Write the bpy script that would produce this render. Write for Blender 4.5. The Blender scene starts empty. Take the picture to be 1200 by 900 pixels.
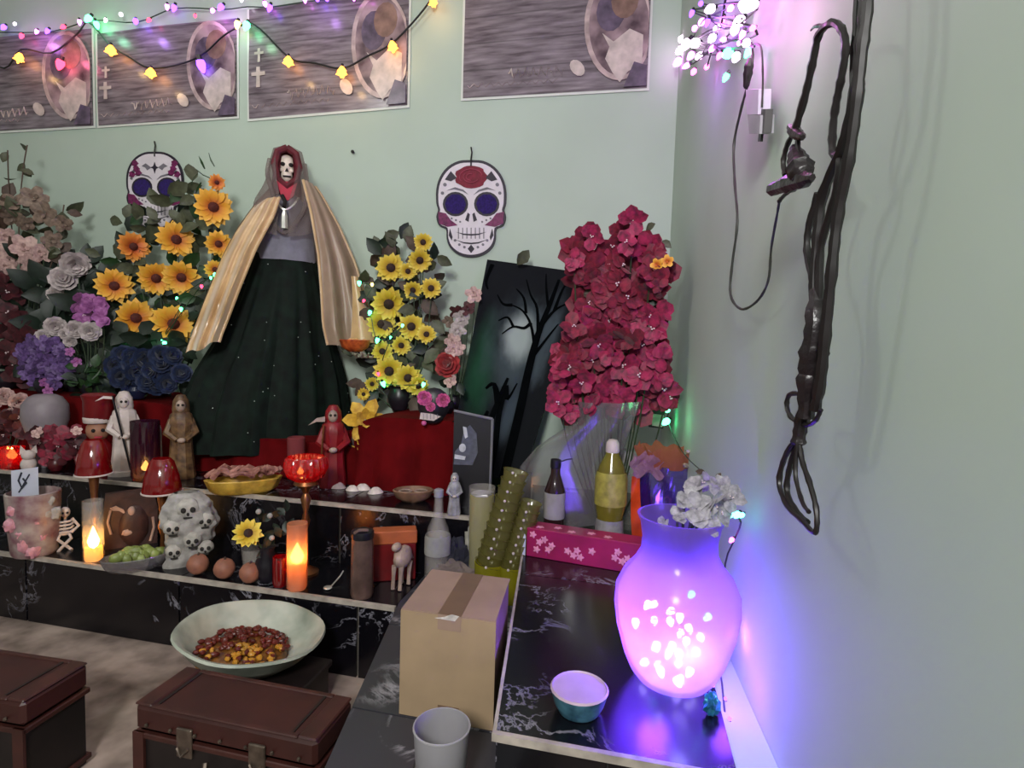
import bpy, bmesh, math, random
from mathutils import Vector, Matrix, noise as mnoise

# ------------------------------------------------------------------ camera
F = 660.0                                   # focal length in pixels of the 1200 x 900 frame
YAW, PIT, ROL = (math.radians(a) for a in (12.55, 3.97, 1.72))
CAM = Vector((0.0, -2.4, 0.983))
_w = Vector((-math.sin(YAW) * math.cos(PIT), math.cos(YAW) * math.cos(PIT), -math.sin(PIT)))
_r0 = Vector((math.cos(YAW), math.sin(YAW), 0)); _u0 = _r0.cross(_w)
_r = _r0 * math.cos(ROL) + _u0 * math.sin(ROL); _u = _u0 * math.cos(ROL) - _r0 * math.sin(ROL)
scene = bpy.context.scene
col = scene.collection
cd = bpy.data.cameras.new('camera'); cd.sensor_width = 36; cd.lens = 36 * F / 1200; cd.clip_start = 0.02
cam = bpy.data.objects.new('camera', cd); col.objects.link(cam)
cam.matrix_world = Matrix(((_r.x, _u.x, -_w.x, CAM.x), (_r.y, _u.y, -_w.y, CAM.y), (_r.z, _u.z, -_w.z, CAM.z), (0, 0, 0, 1)))
scene.camera = cam
# ------------------------------------------------------------------ world, room lamp, exposure
wd = bpy.data.worlds.new('room_air'); scene.world = wd; wd.use_nodes = True
bg = wd.node_tree.nodes['Background']; bg.inputs[0].default_value = (0.93, 1.0, 0.96, 1); bg.inputs[1].default_value = 0.20
def lamp(kind, loc, energy, color, size=0.1, aim=None):
    l = bpy.data.lights.new('lamp', kind); l.energy = energy; l.color = color
    if kind == 'AREA': l.shape = 'DISK'; l.size = size
    else: l.shadow_soft_size = size
    o = bpy.data.objects.new('lamp_light', l); col.objects.link(o); o.location = loc
    if aim is not None: o.rotation_euler = (Vector(aim) - Vector(loc)).to_track_quat('-Z', 'Y').to_euler()
    return o
lamp('POINT', (-1.75, -1.5, 2.5), 16, (1.0, 1.0, 0.96), 0.10)
lamp('AREA', (-0.15, -3.5, 1.9), 60, (1.0, 1.0, 0.97), 0.5, (-2.3, 0, 0.8))
vs = scene.view_settings
vs.view_transform = 'Standard'; vs.look = 'None'; vs.gamma = 1; vs.use_curve_mapping = False; vs.exposure = 0.06
random.seed(7)
# ------------------------------------------------------------------ pixels to places
ZL, ZU, ZT = 0.2275, 0.4315, 0.377          # lower step, upper step, side table
YL, YU = -0.95, -0.703                       # front edges of the two steps
def ray(px, py): return _r * ((px - 600) / F) - _u * ((py - 450) / F) + _w
def onY(px, py, Y=0.0): d = ray(px, py); return CAM + d * ((Y - CAM.y) / d.y)
def onZ(px, py, Z): d = ray(px, py); return CAM + d * ((Z - CAM.z) / d.z)
WX0, WS = 0.105, 0.080                       # right wall: x = WX0 - WS*y
def onR(px, py, off=0.0):
    d = ray(px, py); t = (WX0 - off - WS * CAM.y - CAM.x) / (d.x + WS * d.y); return CAM + d * t
def mpp(p): return (Vector(p) - CAM).dot(_w) / F
def rnd(a, b): return random.uniform(a, b)
# ------------------------------------------------------------------ materials
def lin(h):
    h = h.lstrip('#'); c = [int(h[i:i + 2], 16) / 255 for i in (0, 2, 4)]
    return tuple(x / 12.92 if x <= 0.04045 else ((x + 0.055) / 1.055) ** 2.4 for x in c) + (1,)
MATS = {}
def base_mat(key):
    m = bpy.data.materials.new(key); m.use_nodes = True; MATS[key] = m
    nt = m.node_tree; nt.nodes.clear()
    out = nt.nodes.new('ShaderNodeOutputMaterial')
    return m, nt, out
def nd(nt, t, **kw):
    n = nt.nodes.new(t)
    for k, v in kw.items():
        if isinstance(k, str) and hasattr(n, k): setattr(n, k, v)
    return n
def vary(nt, hexc, amount, scale, hex2=None, detail=3):
    tc = nt.nodes.new('ShaderNodeTexCoord'); nz = nt.nodes.new('ShaderNodeTexNoise')
    nz.inputs['Scale'].default_value = scale; nz.inputs['Detail'].default_value = detail
    nt.links.new(tc.outputs['Object'], nz.inputs['Vector'])
    rp = nt.nodes.new('ShaderNodeValToRGB'); c = lin(hexc)
    rp.color_ramp.elements[0].position = 0.32; rp.color_ramp.elements[1].position = 0.68
    rp.color_ramp.elements[0].color = tuple(x * (1 - amount) for x in c[:3]) + (1,)
    rp.color_ramp.elements[1].color = lin(hex2) if hex2 else tuple(min(1, x * (1 + amount)) for x in c[:3]) + (1,)
    nt.links.new(nz.outputs[0], rp.inputs[0])
    return rp.outputs[0], nz
def mat(key, hexc='#888888', rough=0.55, metal=0, amt=0.18, scale=18, hex2=None, emis=None, es=0, alpha=1, trans=0, bump=0, spec=0.5, sheen=0, coat=0):
    if key in MATS: return MATS[key]
    m, nt, out = base_mat(key)
    b = nt.nodes.new('ShaderNodeBsdfPrincipled'); nt.links.new(b.outputs[0], out.inputs[0])
    c, nz = vary(nt, hexc, amt, scale, hex2); nt.links.new(c, b.inputs['Base Color'])
    b.inputs['Roughness'].default_value = rough; b.inputs['Metallic'].default_value = metal
    b.inputs['Specular IOR Level'].default_value = spec; b.inputs['Alpha'].default_value = alpha
    b.inputs['Transmission Weight'].default_value = trans; b.inputs['Sheen Weight'].default_value = sheen
    b.inputs['Coat Weight'].default_value = coat
    if emis: b.inputs['Emission Color'].default_value = lin(emis); b.inputs['Emission Strength'].default_value = es
    if bump:
        bp = nt.nodes.new('ShaderNodeBump'); bp.inputs['Strength'].default_value = bump; bp.inputs['Distance'].default_value = 0.01
        nt.links.new(nz.outputs[0], bp.inputs['Height']); nt.links.new(bp.outputs[0], b.inputs['Normal'])
    return m
def sheer(key, hexc, see=0.4, through=0.5, rough=0.4, amt=0.1, gloss=0.0):
    """cloth, paper, frosted glass: part of the light passes straight, part is scattered through"""
    if key in MATS: return MATS[key]
    m, nt, out = base_mat(key)
    c, _ = vary(nt, hexc, amt, 14)
    d = nt.nodes.new('ShaderNodeBsdfDiffuse'); t = nt.nodes.new('ShaderNodeBsdfTranslucent'); tr = nt.nodes.new('ShaderNodeBsdfTransparent')
    for n in (d, t): nt.links.new(c, n.inputs[0])
    tc = lin(hexc); tr.inputs[0].default_value = tuple(0.5 + 0.5 * x for x in tc[:3]) + (1,)
    a = nt.nodes.new('ShaderNodeMixShader'); a.inputs[0].default_value = through
    nt.links.new(d.outputs[0], a.inputs[1]); nt.links.new(t.outputs[0], a.inputs[2])
    last = a
    if gloss:
        g = nt.nodes.new('ShaderNodeBsdfGlossy'); g.inputs['Roughness'].default_value = rough
        b0 = nt.nodes.new('ShaderNodeMixShader'); b0.inputs[0].default_value = gloss
        nt.links.new(a.outputs[0], b0.inputs[1]); nt.links.new(g.outputs[0], b0.inputs[2]); last = b0
    b = nt.nodes.new('ShaderNodeMixShader'); b.inputs[0].default_value = see
    nt.links.new(last.outputs[0], b.inputs[1]); nt.links.new(tr.outputs[0], b.inputs[2]); nt.links.new(b.outputs[0], out.inputs[0])
    return m
def glow(key, hexc, s):
    if key in MATS: return MATS[key]
    m, nt, out = base_mat(key)
    e = nt.nodes.new('ShaderNodeEmission'); e.inputs[0].default_value = lin(hexc); e.inputs[1].default_value = s
    nt.links.new(e.outputs[0], out.inputs[0]); return m
def marble(key, dark='#0c0b10', light='#8f8c98', vein=0.018, rough=0.22):
    m, nt, out = base_mat(key); L = nt.links
    b = nt.nodes.new('ShaderNodeBsdfPrincipled'); L.new(b.outputs[0], out.inputs[0]); b.inputs['Roughness'].default_value = rough
    tc = nt.nodes.new('ShaderNodeTexCoord'); oi = nt.nodes.new('ShaderNodeObjectInfo')
    ml = nt.nodes.new('ShaderNodeMath'); ml.operation = 'MULTIPLY'; ml.inputs[1].default_value = 37.0; L.new(oi.outputs['Random'], ml.inputs[0])
    ad = nt.nodes.new('ShaderNodeVectorMath'); L.new(tc.outputs['Object'], ad.inputs[0]); L.new(ml.outputs[0], ad.inputs[1])
    n1 = nt.nodes.new('ShaderNodeTexNoise'); n1.inputs['Scale'].default_value = 5.5; n1.inputs['Detail'].default_value = 8; n1.inputs['Roughness'].default_value = 0.62; n1.inputs['Distortion'].default_value = 1.2
    n2 = nt.nodes.new('ShaderNodeTexNoise'); n2.inputs['Scale'].default_value = 4.0; n2.inputs['Detail'].default_value = 2
    for n in (n1, n2): L.new(ad.outputs[0], n.inputs['Vector'])
    s = nt.nodes.new('ShaderNodeMath'); s.operation = 'SUBTRACT'; s.inputs[1].default_value = 0.5; L.new(n1.outputs[0], s.inputs[0])
    a = nt.nodes.new('ShaderNodeMath'); a.operation = 'ABSOLUTE'; L.new(s.outputs[0], a.inputs[0])
    mr = nt.nodes.new('ShaderNodeMapRange'); mr.inputs['From Min'].default_value = vein; mr.inputs['From Max'].default_value = 0.0; L.new(a.outputs[0], mr.inputs[0])
    m2 = nt.nodes.new('ShaderNodeMapRange'); m2.inputs['From Min'].default_value = 0.50; m2.inputs['From Max'].default_value = 0.66; L.new(n2.outputs[0], m2.inputs[0])
    mu = nt.nodes.new('ShaderNodeMath'); mu.operation = 'MULTIPLY'; L.new(mr.outputs[0], mu.inputs[0]); L.new(m2.outputs[0], mu.inputs[1])
    mx = nt.nodes.new('ShaderNodeMixRGB'); mx.inputs[1].default_value = lin(dark); mx.inputs[2].default_value = lin(light)
    L.new(mu.outputs[0], mx.inputs[0]); L.new(mx.outputs[0], b.inputs['Base Color'])
    return m
# ------------------------------------------------------------------ mesh building
class MB:
    def __init__(s): s.v = []; s.f = []
    def add(s, vs, fs):
        o = len(s.v); s.v += [tuple(p) for p in vs]; s.f += [tuple(i + o for i in f) for f in fs]; return s
    def box(s, x0, x1, y0, y1, z0, z1, bev=0.0, rot=None, at=(0, 0, 0)):
        bm = bmesh.new(); bmesh.ops.create_cube(bm, size=1)
        for v in bm.verts: v.co = Vector(((x0 + x1) / 2 + v.co.x * (x1 - x0), (y0 + y1) / 2 + v.co.y * (y1 - y0), (z0 + z1) / 2 + v.co.z * (z1 - z0)))
        if bev: bmesh.ops.bevel(bm, geom=bm.edges[:], offset=bev, segments=1, affect='EDGES')
        bm.verts.index_update()
        P = [(rot @ v.co if rot else v.co) + Vector(at) for v in bm.verts]
        s.add(P, [[v.index for v in f.verts] for f in bm.faces]); bm.free(); return s
    def lathe(s, prof, c=(0, 0, 0), n=20, sy=1.0, cap=True, wob=None):
        P = []
        for r, z in prof:
            for i in range(n):
                a = 2 * math.pi * i / n; k = wob(a, z) if wob else 1
                P.append((c[0] + r * k * math.cos(a), c[1] + r * k * sy * math.sin(a), c[2] + z))
        fs = [(j * n + i, j * n + (i + 1) % n, (j + 1) * n + (i + 1) % n, (j + 1) * n + i) for j in range(len(prof) - 1) for i in range(n)]
        if cap:
            if prof[0][0] > 1e-5: fs.append(tuple(range(n))[::-1])
            if prof[-1][0] > 1e-5: fs.append(tuple((len(prof) - 1) * n + i for i in range(n)))
        return s.add(P, fs)
    def tube(s, pts, r, n=6, flat=1.0):
        pts = [Vector(p) for p in pts]; rs = r if isinstance(r, (list, tuple)) else [r] * len(pts)
        P = []; side = None
        for i, p in enumerate(pts):
            t = (pts[min(i + 1, len(pts) - 1)] - pts[max(i - 1, 0)])
            t = t.normalized() if t.length > 1e-9 else Vector((0, 0, 1))
            if side is None: side = t.cross(Vector((0.31, 1, 0.12))).normalized()
            side = (side - t * side.dot(t)).normalized(); up = t.cross(side)
            for k in range(n):
                a = 2 * math.pi * k / n; P.append(p + side * (rs[i] * math.cos(a)) + up * (rs[i] * flat * math.sin(a)))
        fs = [(j * n + k, j * n + (k + 1) % n, (j + 1) * n + (k + 1) % n, (j + 1) * n + k) for j in range(len(pts) - 1) for k in range(n)]
        fs += [tuple(range(n))[::-1], tuple((len(pts) - 1) * n + k for k in range(n))]
        return s.add(P, fs)
    def ball(s, c, rad, n=12, m=8, bump=0.0, freq=3.0, seed=0):
        if not isinstance(rad, (list, tuple)): rad = (rad,) * 3
        P = [(c[0], c[1], c[2] - rad[2])]
        for j in range(1, m):
            b = -math.pi / 2 + math.pi * j / m
            for i in range(n):
                a = 2 * math.pi * i / n; d = Vector((math.cos(b) * math.cos(a), math.cos(b) * math.sin(a), math.sin(b)))
                k = 1 + (bump * mnoise.noise(d * freq + Vector((seed, seed * .7, 0))) if bump else 0)
                P.append((c[0] + rad[0] * d.x * k, c[1] + rad[1] * d.y * k, c[2] + rad[2] * d.z * k))
        P.append((c[0], c[1], c[2] + rad[2])); L = len(P) - 1
        fs = [(0, 1 + (i + 1) % n, 1 + i) for i in range(n)]
        fs += [(1 + j * n + i, 1 + j * n + (i + 1) % n, 1 + (j + 1) * n + (i + 1) % n, 1 + (j + 1) * n + i) for j in range(m - 2) for i in range(n)]
        fs += [(L, 1 + (m - 2) * n + i, 1 + (m - 2) * n + (i + 1) % n) for i in range(n)]
        return s.add(P, fs)
    def slab(s, pts, thick):
        """polygon in 3D given by its outline, extruded along thick (a vector)"""
        pts = [Vector(p) for p in pts]; n = len(pts); t = Vector(thick)
        return s.add(pts + [p + t for p in pts], [tuple(range(n)), tuple(range(2 * n - 1, n - 1, -1))] + [(i, n + i, n + (i + 1) % n, (i + 1) % n) for i in range(n)])
    def grid(s, fn, nu, nv, wrap=False):
        P = [fn(i / (nu if wrap else nu - 1), j / (nv - 1)) for j in range(nv) for i in range(nu)]
        fs = [(j * nu + i, j * nu + (i + 1) % nu, (j + 1) * nu + (i + 1) % nu, (j + 1) * nu + i) for j in range(nv - 1) for i in range(nu if wrap else nu - 1)]
        return s.add(P, fs)
    def mesh(s, name, m, smooth=True):
        me = bpy.data.meshes.new(name); me.from_pydata(s.v, [], s.f); me.update()
        bm = bmesh.new(); bm.from_mesh(me); bmesh.ops.recalc_face_normals(bm, faces=bm.faces[:]); bm.to_mesh(me); bm.free()
        if m is not None: me.materials.append(m)
        if smooth:
            me.polygons.foreach_set('use_smooth', [True] * len(me.polygons))
            try: me.set_sharp_from_angle(angle=math.radians(42))
            except Exception: pass
        return me
    def build(s, name, m, parent=None, smooth=True, loc=None):
        o = bpy.data.objects.new(name, s.mesh(name, m, smooth)); col.objects.link(o)
        if parent is not None: o.parent = parent
        if loc is not None: o.location = loc
        return o
def tag(o, label, cat=None, group=None, kind=None):
    o['label'] = label
    if cat: o['category'] = cat
    if group: o['group'] = group
    if kind: o['kind'] = kind
    return o
def root(name, label, cat, loc, rz=0.0, group=None):
    o = bpy.data.objects.new(name, None); o.empty_display_size = 0.05; col.objects.link(o)
    o.location = loc; o.rotation_euler = (0, 0, rz); return tag(o, label, cat, group)
def ob(name, me, parent, loc=(0, 0, 0), q=None, sc=1.0):
    o = bpy.data.objects.new(name, me); col.objects.link(o); o.parent = parent; o.location = loc
    if q is not None: o.rotation_mode = 'QUATERNION'; o.rotation_quaternion = q
    o.scale = sc if isinstance(sc, (tuple, list)) else (sc,) * 3
    return o
class K:
    """a thing that stands at pixel (bx, by) on height z (or in the plane Y); x()/z() turn pixels into its own metres"""
    def __init__(s, name, label, cat, bx, by, z=None, Y=None, group=None, turn=0.0):
        s.p = onZ(bx, by, z) if Y is None else onY(bx, by, Y)
        if z is not None and Y is not None: s.p.z = z
        d = s.p - CAM; s.bx, s.by = bx, by
        s.m = mpp(s.p); el = math.atan2(-d.z, math.hypot(d.x, d.y)); s.mz = s.m / math.cos(el)
        s.base_z = 0.0
        s.o = root(name, label, cat, s.p, math.atan2(-d.x, d.y) + turn, group)
    def x(s, px): return (px - s.bx) * s.m
    def z(s, py):
        d = ray(s.bx, py); n = Vector((s.p.x - CAM.x, s.p.y - CAM.y, 0)); t = n.length_squared / (d.x * n.x + d.y * n.y); return CAM.z + d.z * t - s.p.z
    def P(s, px, py, y=0.0): return Vector((s.x(px), y * s.m, s.z(py)))          # y in pixels, + is away from the camera
    def part(s, name, mb, m, parent=None, smooth=True): return mb.build(name, m, parent or s.o, smooth)
    def lathe(s, name, prof, m, cx=None, cy=0.0, n=20, sy=1.0, parent=None, cap=True, wob=None):
        c = (s.x(cx if cx is not None else s.bx), cy * s.m, 0)
        pr = [(r * s.m, max(0.0, s.z(py))) for r, py in prof]
        return MB().lathe(pr, c, n, sy, cap, wob).build(name, m, parent or s.o)
    def ball(s, name, px, py, r, m, y=0.0, parent=None, bump=0, freq=3, n=12):
        r = r if isinstance(r, (tuple, list)) else (r, r, r)
        return MB().ball(s.P(px, py, y), (r[0] * s.m, r[1] * s.m, r[2] * s.m), n, 8, bump, freq, px).build(name, m, parent or s.o)
    def tube(s, name, pts, r, m, y=0.0, parent=None, n=6):
        rr = [q * s.m for q in r] if isinstance(r, (list, tuple)) else r * s.m
        return MB().tube([s.P(p[0], p[1], p[2] if len(p) > 2 else y) for p in pts], rr, n).build(name, m, parent or s.o)
    def flat(s, name, pts, y0, y1, m, parent=None):
        return MB().slab([s.P(a, b, y0) for a, b in pts], (0, (y1 - y0) * s.m, 0)).build(name, m, parent or s.o, False)
def ell(cx, cy, rx, ry, n=20, rot=0.0):
    c, q = math.cos(rot), math.sin(rot)
    return [(cx + rx * math.cos(a) * c - ry * math.sin(a) * q, cy + rx * math.cos(a) * q + ry * math.sin(a) * c) for a in (2 * math.pi * i / n for i in range(n))]
def smooth_path(pts, k=5):
    pts = [Vector(p) for p in pts]; out = []
    for i in range(len(pts) - 1):
        a, b, c, d = pts[max(i - 1, 0)], pts[i], pts[i + 1], pts[min(i + 2, len(pts) - 1)]
        for j in range(k):
            t = j / k; out.append(0.5 * ((2 * b) + (c - a) * t + (2 * a - 5 * b + 4 * c - d) * t * t + (3 * b - a - 3 * c + d) * t ** 3))
    out.append(pts[-1]); return out
def face(p, jitter=0.35, up=0.0):
    d = (CAM - Vector(p)).normalized() + Vector((rnd(-1, 1), rnd(-1, 1), rnd(-1, 1) + up)) * jitter
    return d.to_track_quat('Z', 'Y') @ Vector((0, 0, 1)).rotation_difference(Vector((0, 0, 1))) @ Matrix.Rotation(rnd(0, 6.28), 3, 'Z').to_quaternion()
# ================================================================== the setting
M_wall = mat('wall_paint', '#b4c3b6', 0.75, amt=0.045, scale=2.2, bump=0.03)
M_floor = mat('concrete', '#826f65', 0.85, amt=0.45, scale=9, hex2='#a8958a', bump=0.3)
M_ceil = mat('ceiling_paint', '#c9ccc6', 0.85, amt=0.03, scale=2)
def struct(name, mb, m, label):
    o = mb.build(name, m, None, False); o['kind'] = 'structure'; o['label'] = label; return o
struct('wall_back', MB().box(-4.6, 0.25, 0.0, 0.12, 0, 2.75), M_wall, 'pale green painted back wall behind the altar')
def wr(y, o=0.0): return WX0 - WS * y + o
mb = MB(); a = [(wr(0.0), 0.0), (wr(-5.2), -5.2), (wr(-5.2, .12), -5.2), (wr(0.0, .12), 0.0)]
mb.slab([(x, y, 0) for x, y in a], (0, 0, 2.75)); struct('wall_right', mb, M_wall, 'pale green painted side wall with hanging cables')
struct('wall_left', MB().box(-4.72, -4.6, -5.2, 0.12, 0, 2.75), M_wall, 'pale green painted wall on the far side of the room')
struct('floor', MB().box(-4.72, 0.75, -5.2, 0.12, -0.1, 0.0), M_floor, 'stained grey concrete floor')
struct('ceiling', MB().box(-4.72, 0.75, -5.2, 0.12, 2.75, 2.85), M_ceil, 'plain pale ceiling')
# ------------------------------------------------------------------ altar steps: black marble tiles on a core
M_mar = marble('black_marble'); M_grey = marble('grey_veined_marble', '#34333a', '#b4b0b8', 0.04, 0.42)
M_grout = mat('grout', '#a39a90', 0.8, amt=0.2, scale=30); M_core = mat('mortar', '#2c2a2a', 0.9)
M_trim = mat('edge_strip', '#a3998f', 0.55, amt=0.3, scale=25)
def tile_boxes(parent, axis, spans, lo, hi, f, m=None):
    for a0, a1 in spans:
        MB().box(*f(a0 + 0.0025, a1 - 0.0025)).build('tile', m or M_mar, parent, False)
def spans(a, b, first, step):
    xs = [a] + [first + i * step for i in range(-12, 13) if a + 0.02 < first + i * step < b - 0.02] + [b]
    return list(zip(xs[:-1], xs[1:]))
def altar_step(label, x0, x1, yf, z0, z1, yb, first):
    r = root('altar_step', label, 'altar step', ((x0 + x1) / 2, (yf + yb) / 2, z0)); L = Vector(r.location)
    MB().box(x0 - L.x + .004, x1 - L.x - .004, yf + 0.012 - L.y, yb - L.y, 0, z1 - z0 - 0.010).build('core', M_grout, r, False)
    for a, b in spans(x0, x1, first, 0.61):
        MB().box(a - L.x + .0035, b - L.x - .0035, yf - L.y, yf + 0.012 - L.y, 0.001, z1 - z0 - 0.013).build('tile', M_mar, r, False)
        MB().box(a - L.x + .002, b - L.x - .002, yf + 0.010 - L.y, yb - L.y, z1 - z0 - 0.010, z1 - z0).build('tile', M_mar, r, False)
    MB().box(x0 - L.x, x1 - L.x, yf - 0.003 - L.y, yf + 0.010 - L.y, z1 - z0 - 0.012, z1 - z0 + 0.0005).build('edge_trim', M_trim, r, False)
    return r
altar_step('long lower altar step of black veined marble tiles along the floor', -4.2, -0.645, YL, 0, ZL, YU, -0.76)
altar_step('upper altar step of black marble tiles carrying the red cloth', -4.2, -0.43, YU, 0, ZU, -0.004, -0.96)
# the low ledge that runs forward from the lower step, and the side table against the right wall
r = root('marble_ledge', 'low dusty marble ledge under the cardboard box', 'ledge', (-0.4, -1.3, 0)); L = Vector(r.location)
def skew(mb, quad, z0, z1): return mb.slab([(x - L.x, y - L.y, z0) for x, y in quad], (0, 0, z1 - z0))
def lx(y): return -0.642 + (y - YL) * (-0.131 / 0.595)           # left edge of the ledge
def tx(y): return -0.192 - (y + 1.574) * 0.146                    # left edge of the side table
def tr(y): return 0.165 - (y + 1.55) * 0.02                       # right edge of the side table
skew(MB(), [(lx(-2.0), -2.0), (tx(-2.0) - .02, -2.0), (tx(YU - .004), YU - .004), (lx(YU) + .004, YU - .004)], 0, ZL - 0.011).build('core', M_grout, r, False)
ys = [-2.0, -1.72, -1.38, -1.04, YU - .004]
for i in range(4):
    y0, y1 = ys[i] + .002, ys[i + 1] - .002; f = 0.52
    for a, b in ((0, f), (f, 1)):
        q = [(lx(y) + (tx(y) - .004 - lx(y)) * t + s, y) for y, t, s in ((y0, a, .002), (y0, b, -.002), (y1, b, -.002), (y1, a, .002))]
        skew(MB(), q, ZL - .011, ZL - .001).build('tile', M_grey, r, False)
r = root('side_table', 'black marble side table along the right wall holding the glowing vase', 'table', (-0.1, -0.8, 0)); L = Vector(r.location)
yf, yb = -1.58, -0.012
skew(MB(), [(tx(yf) + .01, yf + .012), (tr(yf) - .01, yf + .012), (wr(yb, -.03), yb), (tx(yb) + .01, yb)], 0, ZT - .011).build('core', M_core, r, False)
ys = [yf, -0.97, -0.36, yb]
for i in range(3):
    y0, y1 = ys[i] + .0015, ys[i + 1] - .0015
    rr = lambda y: min(tr(y), wr(y, -.012))
    skew(MB(), [(tx(y0), y0), (rr(y0), y0), (rr(y1), y1), (tx(y1), y1)], ZT - .011, ZT).build('tile', M_mar, r, False)
    skew(MB(), [(tx(y0) - .006, y0), (tx(y0), y0), (tx(y1), y1), (tx(y1) - .006, y1)], ZT - .012, ZT + .0008).build('edge_trim', M_trim, r, False)
    skew(MB(), [(tx(y0), y0), (tx(y0) + .01, y0), (tx(y1) + .01, y1), (tx(y1), y1)], 0.001, ZT - .013).build('tile', M_mar, r, False)
skew(MB(), [(tr(yf) + .001, yf + .004), (wr(yf, -.001), yf + .004), (wr(yb, -.001), yb), (min(tr(yb), wr(yb, -.012)) + .001, yb)], 0, ZT - .003).build('wall_fillet', M_wall, r, False)
for a, b in ((tx(yf) + .002, -0.02), (-0.017, tr(yf))):
    skew(MB(), [(a, yf), (b, yf), (b, yf + .011), (a, yf + .011)], 0.001, ZT - .013).build('tile', M_mar, r, False)
skew(MB(), [(tx(yf) - .006, yf - .005), (tr(yf) + .002, yf - .005), (tr(yf) + .002, yf + .004), (tx(yf) - .006, yf + .004)], ZT - .012, ZT + .001).build('edge_trim', M_trim, r, False)
# ------------------------------------------------------------------ red cloth over the boxes behind the offerings
M_red = mat('red_cloth', '#5a080c', 0.9, amt=0.25, scale=9, spec=.08)
def cloth_h(x):
    h = 0.145 + 0.125 / (1 + math.exp(-(x + 1.06) * 28)) + 0.12 / (1 + math.exp((x + 1.83) * 28)); return h
r0 = Vector((-1.6, -0.22, ZU))
def cl(u, v):
    x = -3.6 + (2.955) * u; h = cloth_h(x); yf = -0.43 - 0.045 / (1 + math.exp(-(x + 1.0) * 20))
    fold = 0.010 * math.sin(x * 31 + 2 * math.sin(x * 7)) + 0.006 * math.sin(x * 77)
    if v < 0.6: t = v / 0.6; p = (x, yf + fold * (1.4 - t) - 0.03 * (1 - t) ** 2, 0.002 + (h - 0.004) * t)
    else: t = (v - 0.6) / 0.4; p = (x, yf + (-0.02 - yf) * t, h + 0.006 * math.sin(x * 20 + t * 9) * min(1, t * 4) * (1 - t))
    return (p[0] - r0.x, p[1] - r0.y, p[2])
o = MB().grid(cl, 170, 16).build('altar_cloth', M_red, None); o.location = r0
tag(o, 'dark red cloth draped over the raised back of the altar', 'cloth')
mb = MB(); xe = -0.649
mb.slab([(xe, -0.47, ZU), (xe, -0.47, ZU + 0.265), (xe, -0.02, ZU + 0.265), (xe, -0.02, ZU)], (0.012, 0, 0))
o2 = bpy.data.objects.new('cloth_end', mb.mesh('cloth_end', M_red)); col.objects.link(o2); o2.parent = o; o2.location = -r0
# ================================================================== posters
def wood_print():
    m, nt, out = base_mat('poster_wood_print'); L = nt.links
    b = nt.nodes.new('ShaderNodeBsdfPrincipled'); L.new(b.outputs[0], out.inputs[0]); b.inputs['Roughness'].default_value = 0.24
    tc = nt.nodes.new('ShaderNodeTexCoord'); mp = nt.nodes.new('ShaderNodeMapping'); mp.inputs['Scale'].default_value = (3, 1, 26)
    L.new(tc.outputs['Object'], mp.inputs[0]); n = nt.nodes.new('ShaderNodeTexNoise'); n.inputs['Scale'].default_value = 2.2; n.inputs['Detail'].default_value = 5
    L.new(mp.outputs[0], n.inputs['Vector'])
    r = nt.nodes.new('ShaderNodeValToRGB'); e = r.color_ramp.elements
    e[0].position = 0.3; e[0].color = lin('#574b52'); e[1].position = 0.7; e[1].color = lin('#968a92'); L.new(n.outputs[0], r.inputs[0])
    w = nt.nodes.new('ShaderNodeSeparateXYZ'); L.new(tc.outputs['Object'], w.inputs[0])
    q = nt.nodes.new('ShaderNodeMath'); q.operation = 'PINGPONG'; q.inputs[1].default_value = 0.055; L.new(w.outputs[2], q.inputs[0])
    k = nt.nodes.new('ShaderNodeMapRange'); k.inputs['From Min'].default_value = 0.0; k.inputs['From Max'].default_value = 0.006; k.inputs['To Min'].default_value = 0.55; L.new(q.outputs[0], k.inputs[0])
    mx = nt.nodes.new('ShaderNodeMixRGB'); mx.blend_type = 'MULTIPLY'; mx.inputs[0].default_value = 1; L.new(r.outputs[0], mx.inputs[1]); L.new(k.outputs[0], mx.inputs[2])
    L.new(mx.outputs[0], b.inputs['Base Color']); return m
M_pw = wood_print()
M_edge = mat('paper_white', '#d9dcd6', 0.6, amt=0.04)
M_oval = mat('oval_print', '#6d5560', 0.25, amt=0.5, scale=9, hex2='#b59aa0'); M_ring = mat('ring_print', '#b9a3a2', 0.25, amt=0.3, scale=20)
M_pale = mat('pale_print', '#c9b9b4', 0.25, amt=0.2, scale=25); M_mauve = mat('mauve_print', '#64566a', 0.25, amt=0.4, scale=20); M_tan = mat('tan_print', '#8a6c62', 0.25, amt=0.3, scale=20)
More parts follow.
